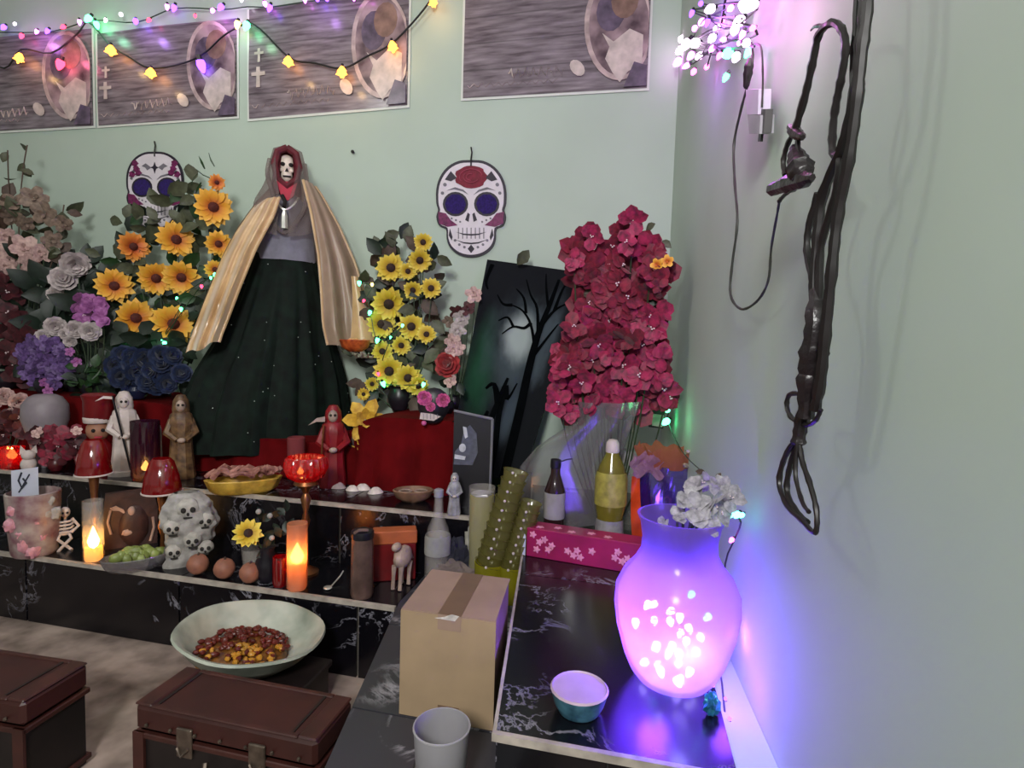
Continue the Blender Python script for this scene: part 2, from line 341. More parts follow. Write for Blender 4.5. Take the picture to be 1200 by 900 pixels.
def poster(label, bl, br, tl, seed):
    a, b, t = onY(*bl), onY(*br), onY(*tl); w = b.x - a.x; h = t.z - a.z
    r = root('poster', label, 'poster', (a.x, -0.003, a.z), 0, 'grey photo posters on the back wall')
    tilt = (b.z - a.z) / w
    def S(u, v, y): return Vector((u * w, y, v * h + u * w * tilt))
    def sheet(u, v):
        return S(u, v, -0.004 - 0.004 * (1 - math.cos(u * 6.28)) * v - 0.003 * math.sin(v * 5))
    MB().grid(sheet, 9, 5).build('sheet', M_pw, r)
    for nm, q in (('margin', (-.012, 0, 0, 1)), ('margin', (1, 1.012, 0, 1)), ('margin', (-.012, 1.012, -.022, 0))):
        MB().slab([S(q[0], q[2], -.003), S(q[1], q[2], -.003), S(q[1], q[3], -.003), S(q[0], q[3], -.003)], (0, .002, 0)).build(nm, M_edge, r, False)
    Y = -0.0135
    def shape(nm, pts, m, d=0.0):
        pts = [(min(max(x, .004), .996), min(max(y, .004), .996)) for x, y in pts]
        MB().slab([S(x, y, Y - d) for x, y in pts], (0, .0006, 0)).build(nm, m, r, False)
    shape('oval_frame', ell(.84, .53, .175, .46, 28, .05), M_ring); shape('oval_photo', ell(.845, .53, .155, .42, 28, .05), M_oval, .0008)
    shape('photo_shape', ell(.80, .66, .075, .17, 14), M_mauve, .0016); shape('photo_shape', ell(.87, .74, .07, .15, 14), M_tan, .002)
    shape('photo_shape', [(.76, .48), (.82, .40), (.90, .50), (.97, .44), (.97, .20), (.90, .14), (.86, .05), (.82, .14), (.78, .26), (.80, .36)], M_pale, .0024)
    shape('photo_shape', [(.88, .01), (.995, .01), (.995, .18), (.93, .22)], M_mauve, .003)
    for cx, cy, s in ((.07, .36, .045), (.075, .56, .03)):
        if seed == 3: continue
        shape('printed_cross', [(cx - .3 * s, cy - 1.9 * s), (cx + .3 * s, cy - 1.9 * s), (cx + .25 * s, cy + .4 * s), (cx + s, cy + .45 * s), (cx + s, cy + 1.2 * s), (cx + .3 * s, cy + 1.2 * s), (cx + .25 * s, cy + 2.2 * s), (cx - .25 * s, cy + 2.2 * s), (cx - .3 * s, cy + 1.2 * s), (cx - s, cy + 1.2 * s), (cx - s, cy + .45 * s), (cx - .25 * s, cy + .4 * s)], M_pale)
    shape('printed_rose', ell(.635, .20, .036, .075, 12, .3), M_pale)
    pts = [S(.26 + .30 * i / 40, .185 + .035 * math.sin(i * 1.1) + .02 * math.sin(i * 2.3 + seed), Y) for i in range(41)]
    MB().tube(pts, .0028, 4, .3).build('script_line', M_pale, r)
    pts = [S(.03 + .5 * i / 40, .10 + .018 * math.sin(i * 1.7 + seed), Y) for i in range(41)]
    MB().tube(pts, .0018, 4, .3).build('script_line', M_ring, r)
poster('grey poster beside the tall leafy plant, its oval photo lit red by a bulb', (-50, 157), (111, 148), (-50, 50), 0)
poster('grey oval photo poster directly above the smaller skull cutout', (117, 148), (279, 137), (115, 40), 1)
poster('grey oval photo poster above the hooded skeleton statue, crossed by a light wire', (293, 140), (478, 124), (291, 12), 2)
poster('grey oval photo poster closest to the room corner, glossy and free of wires', (543, 116), (758, 104), (548, -14), 3)
# ================================================================== sugar skull cutouts
M_sw = mat('skull_white', '#d9d0d8', 0.4, amt=0.06); M_sk = mat('skull_black', '#241a2c', 0.45); M_sp = mat('skull_purple', '#25105a', 0.9, amt=0.35, scale=120)
M_sr = mat('skull_rose_red', '#74142c', 0.7, amt=0.3, scale=60); M_sm = mat('skull_magenta', '#6d1c50', 0.4, amt=0.4, scale=80); M_sg = mat('skull_grey', '#6f6a74', 0.45); M_nail = mat('nail_dark', '#2b2a28', 0.4, 0.7)
M_srl = mat('skull_rose_light', '#a04058', 0.7)
def sugar_skull(label, cx, cy, s, kind):
    p0 = onY(cx, cy, -0.012); r = root('sugar_skull_cutout', label, 'wall skull', p0, 0, 'painted skull cutouts on the back wall')
    def Wp(x, y, d): return onY(cx + x * s, cy + y * s, -0.012 - d) - p0
    def shape(nm, pts, m, d, t=.002, par=None): return MB().slab([Wp(x, y, d) for x, y in pts], (0, t, 0)).build(nm, m, par or r, False)
    O = [(0, -58), (14, -57), (27, -50), (36, -38), (40, -24), (40, -8), (38, 0), (40, 8), (37, 18), (29, 22), (28, 34), (24, 44), (14, 52), (0, 55)]
    O = O + [(-x, y) for x, y in O[-2:0:-1]]; O = [(p.x, p.y) for p in smooth_path([(x, y, 0) for x, y in O + O[:1]], 3)[:-1]]
    shape('outline', [(x * 1.03, y * 1.02) for x, y in O], M_sk, 0, .008); shape('plate', [(x * .96, y * .965) for x, y in O], M_sw, .002)
    for q in (-1, 1):
        e = shape('eye', ell(q * 18.5, -7, 15, 14.5, 20), M_sk, .004); shape('eye_petals', ell(q * 18.5, -7, 12.5, 12, 10), M_sp, .006, par=e)
        shape('nostril', [(q * 1.5, 5), (q * 4, 3), (q * 7, 12), (q * 3, 14)], M_sk, .004)
        shape('cheek_swirl', [(q * 39, 2), (q * 38, 16), (q * 28, 20), (q * 16, 18), (q * 24, 12), (q * 30, 4)], M_sm, .004)
        shape('brow_line', [(q * 3, -18), (q * 9, -24), (q * 19, -27), (q * 29, -23), (q * 20, -24.5), (q * 10, -22)], M_sg, .004)
        shape('jaw_line', [(q * 25, 22), (q * 22, 32), (q * 23, 36), (q * 26.5, 30)], M_sk, .004)
        for x, y, d in ((31, -30, 2.2), (34, -20, 2), (13, 14, 1.2), (18, 12, 1.2), (23, 10, 1.2), (8, 44, 1.6), (14, 41, 1.6), (19, 36, 1.6)):
            shape('painted_dot', ell(q * x, y, d, d, 8), M_sg, .004)
    shape('tooth_gap', [(-18, 26), (-9, 28), (0, 28.5), (9, 28), (18, 26), (9, 29.5), (0, 30.3), (-9, 29.5)], M_sk, .004)
    shape('tooth_gap', [(-19, 35), (-9, 38), (0, 38.8), (9, 38), (19, 35), (9, 39.5), (0, 40.6), (-9, 39.5)], M_sk, .004)
    for i in range(-3, 4): shape('tooth_line', [(i * 5 - .5, 21), (i * 5 + .5, 21), (i * 5 + .5, 34), (i * 5 - .5, 34)], M_sg, .0035)
    shape('chin_diamond', [(0, 41), (4, 46), (0, 51), (-4, 46)], M_sk, .004)
    if kind == 'rose':
        ro = shape('rose', [(x * (1 + .10 * math.cos(7 * i / 24 * 6.28)), y) for i, (x, y) in enumerate([(a, b - 39) for a, b in ell(0, 0, 19, 13.5, 24)])], M_sr, .004)
        for a, b, c in ((9, 6.5, .5), (5.5, 4, 1.6), (13.5, 9.5, 2.6)):
            arc = [Wp(a * math.cos(t), -39 + b * math.sin(t), .0065) for t in [c + 3.4 * i / 12 for i in range(13)]]
            MB().tube(arc, .0018, 5).build('rose_line', M_srl, ro)
        for q in (-1, 1): shape('leaf', [(q * 17, -38), (q * 24, -46), (q * 31, -36), (q * 24, -34)], M_sk, .0045)
    else:
        for q in (-1, 1):
            for x, y in ((27, -34), (33, -26), (24, -28), (29, -42)): shape('painted_flower', [(q * x + a * (1 + .25 * math.cos(5 * i / 15 * 6.28)), y + b) for i, (a, b) in enumerate(ell(0, 0, 4.6, 4.6, 15))], M_sm, .004)
            shape('scroll', [(q * 5, -36), (q * 13, -42), (q * 19, -38), (q * 14, -36), (q * 11, -32), (q * 8, -34)], M_sg, .004)
        shape('cross_mark', [(0, -44), (2, -38), (6, -36), (2, -34), (0, -27), (-2, -34), (-6, -36), (-2, -38)], M_sk, .004)
    MB().tube([Wp(0, -74, -.008), Wp(1, -68, .004), Wp(0, -60, .004), Wp(0, -52, .004)], .0035, 6).build('hanger', M_nail, r)
sugar_skull('sugar skull cutout with a red rose on its forehead, left of the dark painting', 552, 246, 0.99, 'rose')
sugar_skull('smaller sugar skull cutout with magenta flowers, half hidden by sunflowers', 181, 225, 0.80, 'dots')
for i, (px, py) in enumerate(((415, 179),)):
    p = onY(px, py, 0); o = MB().lathe([(.0, -.002), (.007, -.002), (.008, .002), (.004, .006), (.003, .018)], n=10).build('nail', M_nail, None)
    o.location = (p.x, -0.0165, p.z); o.rotation_euler = (-math.pi / 2, 0, 0); tag(o, 'single dark nail in the bare wall between statue and rose skull', 'nail')
# ================================================================== strings of coloured bulbs
GL = {k: glow('bulb_' + n, h, s) for k, n, h, s in (('v', 'violet', '#7a45ff', 7), ('m', 'magenta', '#f070ff', 9), ('r', 'red', '#ff4060', 5), ('g', 'green', '#50ffa0', 9), ('o', 'amber', '#ffa040', 5), ('w', 'white', '#f6e8ff', 8), ('y', 'yellow', '#ffe070', 7), ('t', 'teal', '#60ffe8', 7), ('h', 'hot', '#ffd0ff', 12), ('p', 'pink', '#ff60c8', 7))}
M_wire = mat('black_wire', '#191719', 0.45, amt=0.1); M_gwire = mat('green_wire', '#1e3a24', 0.5)
_b = MB().lathe([(0, 0), (.45, .08), (.55, .5), (.42, .95), (.2, 1.35), (0, 1.5)], n=8)
BULB = {k: _b.mesh('bulb_' + k, GL[k]) for k in GL}
_l = MB().lathe([(0, .0), (.35, .1), (.75, .9), (.7, 1.3), (.95, 1.7), (.3, 1.9), (.15, 2.4), (0, 2.5)], n=8, wob=lambda a, z: 1 + .28 * math.cos(4 * a) * min(1, z))
LANT = _l.mesh('lantern', GL['o'])
_s = MB().lathe([(.28, -.5), (.3, 0), (.34, .15)], n=6).mesh('socket', M_wire)
def hang_q(sw=0.5): return Vector((rnd(-sw, sw), rnd(-sw, sw) - .2, -1)).to_track_quat('Z', 'Y')
def bulb(parent, p, k, size, me=None, q=None):
    b = ob('bulb', me or BULB[k], parent, Vector(p) - Vector(parent.location), q or hang_q(), size); ob('socket', _s, b); return b
sl = root('string_lights', 'string of violet, red and green bulbs along the poster tops', 'string lights', onY(200, 20, -.03))
path = smooth_path([onY(x, y, -.03) for x, y in ((-40, 42), (0, 38), (60, 37), (108, 24), (160, 26), (205, 10), (262, 11), (290, 8), (320, 8), (375, 0), (430, -2), (500, -14))], 4)
MB().tube([p - Vector(sl.location) for p in path], .0028, 5).build('wire', M_gwire, sl)
for x, y, k, s in ((6, 36, 'v', 1.3), (18, 33, 'w', .8), (26, 46, 'r', 1.2), (44, 41, 'm', 1), (57, 40, 'v', 1.2), (76, 36, 'r', 1.1), (93, 29, 'm', 1.1), (106, 25, 'g', 1.7), (112, 31, 'g', 1.5), (124, 28, 'w', .9), (142, 22, 'w', 1), (159, 29, 'v', 1.4), (176, 28, 'r', 1), (196, 11, 'm', 1.1), (205, 12, 'v', 1.4), (229, 23, 'r', .8), (250, 17, 'm', 1.1), (261, 12, 'v', 1.5), (283, 4, 'w', .9), (279, 31, 'y', 1.5), (290, 33, 'g', 1.8), (310, 8, 'm', 1.1), (317, 12, 'v', 1.4), (357, 3, 'm', 1), (372, 2, 'v', 1.3), (383, 4, 'v', 1), (415, 2, 'm', .8), (432, 0, 'm', .8)):
    bulb(sl, onY(x, y - 6, -.042), k, .0165 * s)
for x, y, c, e in ((30, 38, (.75, .25, 1), .45), (70, 60, (1, .15, .3), .40), (108, 28, (.3, 1, .6), .25), (160, 30, (.5, .25, 1), .35), (255, 18, (.85, .3, 1), .45), (290, 34, (.4, 1, .5), .2), (372, 4, (.6, .3, 1), .25)):
    o = lamp('POINT', onY(x, y, -.09), e, c, .02)
s2 = root('string_lights', 'dark wire of amber lantern bulbs dipping across the posters', 'string lights', onY(300, 50, -.035))
path = smooth_path([onY(x, y, -.035) for x, y in ((-30, 60), (5, 80), (25, 58), (60, 62), (90, 40), (104, 26), (128, 52), (150, 66), (177, 80), (215, 74), (240, 62), (262, 42), (288, 28), (305, 34), (340, 68), (370, 74), (402, 80), (430, 66), (458, 52), (485, 25), (505, 0), (520, -22))], 4)
MB().tube([p - Vector(s2.location) for p in path], .0042, 5).build('wire', M_wire, s2)
for x, y, k, s in ((24, 62, 'o', 1.3), (130, 53, 'o', 1.35), (177, 80, 'o', 1.3), (338, 66, 'o', 1.25), (401, 78, 'o', 1.3), (459, 48, 'o', 1.2), (508, -4, 'o', 1.1)):
    bulb(s2, onY(x, y, -.05), k, .0175 * s, LANT, hang_q(.25))
    lamp('POINT', onY(x, y + 14, -.10), .16, (1, .6, .25), .015)
for x, y, k, s in ((72, 70, 'r', 2.0), (234, 70, 'v', 2.2)): bulb(s2, onY(x, y, -.05), k, .018 * s)
# cluster of LEDs bunched up at the room corner
cl_ = root('led_cluster', 'bunched tangle of pink and green lit bulbs at the room corner', 'string lights', onR(845, 20, .05))
pts = ((836, 9, 'h', 1.5), (824, 24, 'm', 1.2), (815, 32, 'm', 1), (800, 45, 'h', 1.3), (808, 47, 'h', 1.6), (818, 50, 'h', 1.6), (800, 57, 'h', 1.4), (812, 62, 'm', 1.2), (822, 64, 'h', 1.2), (797, 70, 'm', 1.4), (808, 75, 'm', 1), (814, 82, 'p', 1), (829, 77, 'p', .9), (837, 42, 'h', 1.3), (842, 32, 'h', 1.1), (848, 20, 'p', 1), (836, 55, 'm', 1), (862, 32, 'h', 1.5), (870, 22, 'h', 1.8), (878, 8, 'h', 2.2), (886, 2, 'h', 1.6), (872, 36, 'm', 1.1), (856, 62, 'g', 1.8), (864, 64, 'w', 1.5), (853, 86, 'g', 1.1), (876, 49, 'h', 1.4), (884, 32, 'p', 1.1), (880, 56, 't', 1.3), (830, 22, 'v', 1), (858, 8, 'm', 1.1), (812, 12, 'v', .9), (822, 4, 'v', .9), (845, 62, 'p', 1), (868, 50, 'm', 1), (850, 46, 'm', .9))
for x, y, k, s in pts:
    p = onY(x, y, -.03 - rnd(0, .05)) if x < 808 else onR(x, y, rnd(.02, .06)); bulb(cl_, p, k, mpp(p) * 6.2 * s, None, Vector((rnd(-1, -.2), rnd(-1, .3), rnd(-1.2, -.2))).to_track_quat('Z', 'Y'))
for j in range(5):
    q = random.sample(pts, 8); q.sort(key=lambda t: -t[1] + rnd(-20, 20))
    w_ = smooth_path([onR(max(x, 812), y, .03) for x, y, _, _ in q], 3); MB().tube([p - Vector(cl_.location) for p in w_], .0022, 4).build('wire', M_wire, cl_)
MB().tube([onR(x, y, .03) - Vector(cl_.location) for x, y in ((845, 30), (850, 0), (852, -40), (854, -90))], .003, 5).build('wire', M_wire, cl_)
for x, y, c, e in ((838, 36, (1, .15, 1), 1.1), (872, 20, (1, .2, .7), .4), (868, 62, (.25, 1, .75), .12), (806, 30, (.5, .15, 1), 2.2)): lamp('POINT', onR(x, y, .09), e, c, .03)
# ================================================================== cables in front of the right wall
M_cab = mat('cable_rubber', '#171012', 0.42, amt=0.3, scale=30); M_tape = mat('black_tape', '#1f181b', 0.35, amt=0.3, scale=60, bump=.3); M_thin = mat('thin_lead', '#2c2e28', 0.5); M_plug = mat('white_plug', '#b9b2c4', 0.4, amt=.05); M_plug2 = mat('grey_plug', '#8c8a90', 0.4)
OFF = .055
def RP(x, y, off=OFF): return onR(x, y, off)
cb = root('cable_bundle', 'thick black cable bundle hanging with a taped loop in front of the side wall', 'cable', RP(970, 300)); C0 = Vector(cb.location)
def cable(nm, pts, r, m, par=cb, c0=C0, k=5, n=7):
    w_ = smooth_path([RP(*p) for p in pts], k); rl = r if isinstance(r, tuple) else (r, r); rr = []
    for i, p in enumerate(w_):
        t = i / (len(w_) - 1) * (len(rl) - 1); j = min(int(t), len(rl) - 2); rr.append(mpp(p) * (rl[j] + (rl[j + 1] - rl[j]) * (t - j)) * (1 + .10 * math.sin(i * 2.3) + .07 * math.sin(i * 5.1)))
    return MB().tube([p - c0 for p in w_], rr, n).build(nm, m, par)
cable('cable', ((1014, -120), (1014, 0), (1008, 60), (1003, 110), (990, 165), (965, 225), (958, 270), (954, 320), (952, 400), (945, 450), (940, 470)), (8, 7.5, 6, 5.5, 5.5), M_cab)
cable('cable', ((1018, -120, .06), (1017, 0, .06), (1010, 60, .062), (1004, 120, .062), (994, 190, .062), (982, 250, .062), (975, 310, .062), (968, 380, .06), (962, 440, .058), (955, 480, .056)), 6.5, M_cab)
cable('cable', ((1006, -120, .045), (1005, 0, .045), (1001, 70, .045), (998, 120, .048), (984, 178, .05)), 5, M_cab)
cable('cable', ((932, 152), (944, 110), (953, 70), (960, 40), (974, 27), (986, 34), (991, 55), (986, 90), (980, 120), (976, 150), (976, 178), (984, 190), (978, 230), (962, 290), (960, 350), (958, 420), (950, 470)), 4.6, M_cab)
cable('cable', ((958, 226, .045), (947, 270, .045), (946, 300, .045), (953, 335, .047), (956, 380, .048), (950, 450, .048)), 4, M_cab)
cable('taped_wrap', ((957, 340, .055), (957, 380, .057), (952, 420, .057), (948, 450, .057), (944, 490, .057)), (8, 13, 15, 15.5, 13, 8), M_tape)
cable('taped_wrap', ((945, 470), (938, 500), (935, 520)), 8, M_tape)
cable('cable', ((936, 510), (920, 535), (913, 565), (922, 592), (940, 610), (955, 624), (957, 600), (950, 570), (940, 540), (936, 515)), 3.2, M_cab)
cable('cable', ((938, 512, .05), (926, 545, .05), (922, 575, .05), (932, 597, .05), (946, 612, .05)), 3.4, M_cab)
cable('cable', ((934, 520, .06), (932, 556, .06), (940, 588, .06), (948, 600, .06)), 2.6, M_cab)
cable('cable', ((942, 462), (926, 462), (922, 475), (928, 490), (945, 498), (956, 492), (962, 480)), 2.8, M_cab)
cable('cable_tip', ((966, 30), (955, 31), (950, 36)), (3, 2, .8), M_tape)
# taped socket at the end of the loop
sk = root('lamp_socket', 'black taped lamp socket knotted to the end of a looped cable', 'socket', RP(928, 195)); C1 = Vector(sk.location)
cable('knot', ((925, 148), (933, 156), (941, 161)), (3, 7, 6.5, 3), M_tape, sk, C1); cable('strap', ((930, 155), (922, 172), (918, 190), (920, 205)), 3, M_cab, sk, C1); cable('strap', ((935, 158), (935, 172), (938, 182)), 3, M_cab, sk, C1)
cable('body', ((930, 172), (934, 185), (938, 200), (940, 212)), (4, 9, 14, 15, 8), M_tape, sk, C1); cable('collar', ((952, 208), (938, 211), (922, 216), (905, 222)), (4, 10, 11, 9.5, 7), M_tape, sk, C1)
cable('tail_wire', ((950, 212), (932, 220), (920, 228), (913, 236)), 2.4, M_cab, sk, C1)
# thin lead with its inline switch
ld = root('thin_power_lead', 'thin power lead with a small inline switch looping down the side wall', 'cable', RP(880, 200, .03)); C2 = Vector(ld.location)
cable('lead', ((880, 50, .03), (882, 70, .03), (876, 100, .03), (868, 130, .03), (860, 170, .03), (861, 215, .03), (864, 260, .03), (858, 310, .03), (856, 345, .03), (868, 362, .03), (886, 354, .03), (900, 330, .032), (904, 290, .036), (911, 250, .045), (914, 232, .05)), 1.5, M_thin, ld, C2)
cable('inline_switch', ((879, 68, .032), (877, 82, .032), (874, 104, .032)), (2, 5, 5.5, 2), M_cab, ld, C2)
cable('lead', ((884, 52, .03), (892, 56, .03), (894, 90, .03), (893, 125, .03)), 1.2, M_thin, ld, C2)
pl = root('plug_adapter', 'small white plug adapter dangling by a thin lead near the corner bulbs', 'plug', RP(883, 130, .03)); C3 = Vector(pl.location)
def rbox(nm, q, off, t, m, par, c0): MB().slab([RP(x, y, off) - c0 for x, y in q], (t, 0, 0)).build(nm, m, par, False)
rbox('cap', ((874, 105), (889, 105), (888, 134), (875, 134)), .035, .02, M_plug, pl, C3); rbox('body', ((876, 134), (891, 135), (890, 157), (878, 157)), .036, .022, M_plug2, pl, C3)
rbox('pin', ((889, 157), (892, 157), (891, 166), (888, 166)), .03, .004, M_nail, pl, C3); rbox('pin', ((892, 128), (897, 128), (895, 156), (891, 156)), .032, .012, M_cab, pl, C3)
# ================================================================== flowers: shared meshes, each blossom an object
def petal(mb, a, r0, r1, w, lift0, lift1, cup=0.0, n=4, point=True, tw=0.0):
    ca, sa = math.cos(a), math.sin(a); P = []; k = [(0, .35), (.4, 1.0), (.75, .85), (1, .05 if point else .5)]
    for t, ww in k:
        r = r0 + (r1 - r0) * t; z = lift0 + (lift1 - lift0) * t
        for s in (-1, 0, 1):
            x = r; y = s * w * ww; zz = z + cup * abs(s) * ww + tw * s * ww
            P.append((x * ca - y * sa, x * sa + y * ca, zz))
    mb.add(P, [(j * 3 + i, j * 3 + i + 1, (j + 1) * 3 + i + 1, (j + 1) * 3 + i) for j in range(3) for i in range(2)])
def sunflower_mb(n=14, seed=1):
    R = random.Random(seed); mb = MB()
    for ring, (r1, l0, l1) in enumerate(((1.0, 0, .06), (.88, .05, .22))):
        for i in range(n): petal(mb, 6.283 * (i + .5 * ring) / n + R.uniform(-.08, .08), .2, r1 * R.uniform(.88, 1.05), .19, l0, l1 + R.uniform(-.14, .14), .05, tw=R.uniform(-.06, .06))
    return mb
def rose_mb(seed=1):
    R = random.Random(seed); mb = MB()
    for ring, (r0, r1, z0, z1, n, w) in enumerate(((.1, .95, 0, .25, 6, .55), (.1, .72, .1, .55, 5, .5), (.08, .48, .15, .72, 4, .4), (.04, .26, .2, .8, 3, .28))):
        for i in range(n): petal(mb, 6.283 * i / n + ring * .6 + R.uniform(-.15, .15), r0, r1, w, z0, z1, .12, point=False, tw=R.uniform(-.08, .08))
    return mb
def orchid_mb(seed=1):
    R = random.Random(seed); mb = MB()
    for i in range(5): petal(mb, 6.283 * i / 5 + .3 + R.uniform(-.1, .1), .05, R.uniform(.85, 1.05), .42, 0, R.uniform(0, .25), -.06, point=False, tw=R.uniform(-.1, .1))
    for i in range(3): petal(mb, 6.283 * i / 3, .02, .35, .16, .05, .35, .05)
    return mb
def bract_mb(seed=1):
    R = random.Random(seed); mb = MB()
    for i in range(7): petal(mb, R.uniform(0, 6.28), .03, R.uniform(.7, 1.1), R.uniform(.35, .5), R.uniform(0, .2), R.uniform(.0, .6), R.uniform(-.1, .15), tw=R.uniform(-.2, .2))
    return mb
def lily_mb(seed=1):
    R = random.Random(seed); mb = MB()
    for i in range(6): petal(mb, 6.283 * i / 6, .05, 1.0, .3, 0, .35 * (i % 2) + R.uniform(-.1, .1), .08)
    for i in range(6): petal(mb, 6.283 * i / 6 + .5, .03, .45, .17, .1, .6, .05)
    return mb
def leaf_mb():
    mb = MB(); P = []
    for t, w in ((0, .02), (.25, .26), (.55, .34), (.8, .2), (1, .01)):
        for s in (-1, 0, 1): P.append((s * w, t, .10 * abs(s) * w * 3 - .25 * t * t))
    return mb.add(P, [(j * 3 + i, j * 3 + i + 1, (j + 1) * 3 + i + 1, (j + 1) * 3 + i) for j in range(4) for i in range(2)])
def blade_mb():
    mb = MB(); P = []
    for t, w in ((0, .05), (.5, .09), (1, .01)):
        for s in (-1, 0, 1): P.append((s * w, t, .06 * abs(s) - .35 * t * t))
    return mb.add(P, [(j * 3 + i, j * 3 + i + 1, (j + 1) * 3 + i + 1, (j + 1) * 3 + i) for j in range(2) for i in range(2)])
C_ = dict(sun=('#e8a91c', '#f2cf4e'), sun2=('#cf6a1c', '#eaa63a'), sun3=('#d8bd2a', '#efe070'), white=('#b9a9a6', '#d8ccc8'), rose_w=('#b5a6a8', '#cfc2c0'), dusty=('#6a574c', '#8e7868'), pinkp=('#8d3f86', '#b06aa8'),
          purp=('#4a2e68', '#745592'), blue=('#0c1638', '#16284f'), mag=('#6c0d32', '#aa1a4e'), magd=('#5c0c26', '#8c1434'), red=('#7e1018', '#b03030'), wine=('#360a14', '#54121e'), pink=('#b83078', '#e06aa4'), lil=('#c8901a', '#e8bf3c'), silk=('#85828a', '#aaa6ac'), blush=('#b58c8a', '#d9b8b0'))
PM = {k: mat('petal_' + k, a, 0.6, amt=0.25, scale=3, hex2=b, sheen=.2) for k, (a, b) in C_.items()}
def sun_mat(key, inner, mid, tip):
    m, nt, out = base_mat(key); b = nt.nodes.new('ShaderNodeBsdfPrincipled'); nt.links.new(b.outputs[0], out.inputs[0]); b.inputs['Roughness'].default_value = .6
    tc = nt.nodes.new('ShaderNodeTexCoord'); ln = nt.nodes.new('ShaderNodeVectorMath'); ln.operation = 'LENGTH'; nt.links.new(tc.outputs['Object'], ln.inputs[0])
    rp = nt.nodes.new('ShaderNodeValToRGB'); e = rp.color_ramp.elements; e[0].position = .3; e[0].color = lin(inner); e[1].position = 1; e[1].color = lin(tip); x = e.new(.6); x.color = lin(mid)
    nt.links.new(ln.outputs['Value'], rp.inputs[0]); nt.links.new(rp.outputs[0], b.inputs['Base Color']); return m
PM['sun'] = sun_mat('petal_gold', '#c0641a', '#e09a26', '#eebd50'); PM['sun2'] = sun_mat('petal_orange', '#b0481a', '#d8782a', '#e8a64a'); PM['sun3'] = sun_mat('petal_lemon', '#a8821a', '#cfae2a', '#e4d05c')
M_disc = mat('flower_disc', '#2a130b', 0.8, amt=0.5, scale=9); M_discr = mat('flower_disc_red', '#4a1408', 0.8, amt=0.5, scale=9); M_pearl = mat('stamen_white', '#e4ccd0', 0.4)
M_leafd = mat('leaf_dark', '#16241a', 0.5, amt=.4, scale=3); M_leafg = mat('leaf_green', '#24401f', 0.5, amt=.4, scale=3); M_leafo = mat('leaf_olive', '#4a4d38', 0.55, amt=.35, scale=3); M_leafb = mat('leaf_brown', '#4a382e', .6, amt=.4, scale=3); M_stem = mat('stem_green', '#2c3b22', .6)
FL = {}
def flower_mesh(kind, colr):
    k = (kind, colr)
    if k not in FL: FL[k] = [dict(sun=sunflower_mb, rose=lambda seed: rose_mb(seed), orchid=orchid_mb, bract=bract_mb, lily=lily_mb)[kind](seed=s).mesh('petals', PM[colr]) for s in (1, 2, 3)]
    return random.choice(FL[k])
DISC = MB().lathe([(.30, .0), (.30, .12), (.2, .2), (0, .23)], n=10).mesh('disc', M_disc); DISCR = MB().lathe([(.26, .0), (.26, .12), (.17, .2), (0, .23)], n=10).mesh('disc', M_discr)
PEARL = MB().ball((0, 0, .45), .07, 6, 4).ball((.12, .05, .4), .06, 6, 4).ball((-.08, .12, .42), .06, 6, 4).mesh('stamens', M_pearl)
LEAF = {k: leaf_mb().mesh('leaf', m) for k, m in (('d', M_leafd), ('g', M_leafg), ('o', M_leafo), ('b', M_leafb))}
BLADE = {k: blade_mb().mesh('blade', m) for k, m in (('d', M_leafd), ('g', M_leafg), ('o', M_leafo), ('b', M_leafb))}
class Bouquet:
    def __init__(s, name, label, cat, bx, by, Y, z, group=None):
        p = onY(bx, by, Y); p.z = z; s.o = root(name, label, cat, p, 0, group); s.b = p; s.Y = Y
    def flower(s, kind, colr, px, py, rp, dy=0.0, jit=.3, stem=True, up=0.0, disc=True):
        p = onY(px, py, s.Y + dy); sc = mpp(p) * rp
        f = ob('flower', flower_mesh(kind, colr), s.o, p - s.b, face(p, jit, up), sc)
        if kind == 'sun' and disc: ob('disc', DISCR if colr in ('sun', 'sun2') else DISC, f)
        if kind == 'bract' and random.random() < .45: ob('stamens', PEARL, f)
        if stem:
            q = p - s.b + Vector((0, .012, 0)); e = Vector((q.x * .12, .0, 0)); mid = (q + e) / 2 + Vector((q.x * .18, .02, .02))
            MB().tube(smooth_path([q, mid, e], 3), .0025, 4).build('stem', M_stem, s.o)
        return f
    def leaf(s, k, px, py, rp, dy=0.0, jit=.55, blade=False):
        p = onY(px, py, s.Y + dy); return ob('leaf', (BLADE if blade else LEAF)[k], s.o, p - s.b, face(p, jit), mpp(p) * rp)
    def leaves(s, k, poly, n, r0, r1, d0, d1, blade=False):
        xs = [a for a, _ in poly]; ys = [b for _, b in poly]; c = 0
        while c < n:
            x, y = rnd(min(xs), max(xs)), rnd(min(ys), max(ys)); ins = False
            for i in range(len(poly)):
                (x1, y1), (x2, y2) = poly[i - 1], poly[i]
                if (y1 > y) != (y2 > y) and x < (x2 - x1) * (y - y1) / (y2 - y1) + x1: ins = not ins
            if ins: s.leaf(random.choice(k), x, y, rnd(r0, r1), rnd(d0, d1), blade=blade); c += 1
def inside(poly, n):
    xs = [a for a, _ in poly]; ys = [b for _, b in poly]; out = []
    while len(out) < n:
        x, y = rnd(min(xs), max(xs)), rnd(min(ys), max(ys)); ins = False
        for i in range(len(poly)):
            (x1, y1), (x2, y2) = poly[i - 1], poly[i]
            if (y1 > y) != (y2 > y) and x < (x2 - x1) * (y - y1) / (y2 - y1) + x1: ins = not ins
        if ins and all((x - a) ** 2 + (y - b) ** 2 > 60 for a, b in out): out.append((x, y))
    return out
def pot(bq, r, h, m, name='vase'):
    MB().lathe([(r * .6, 0), (r * .9, h * .3), (r, h * .6), (r * .75, h * .9), (r * .85, h), (r * .72, h), (r * .6, h * .6)], n=16).build(name, m, bq.o)
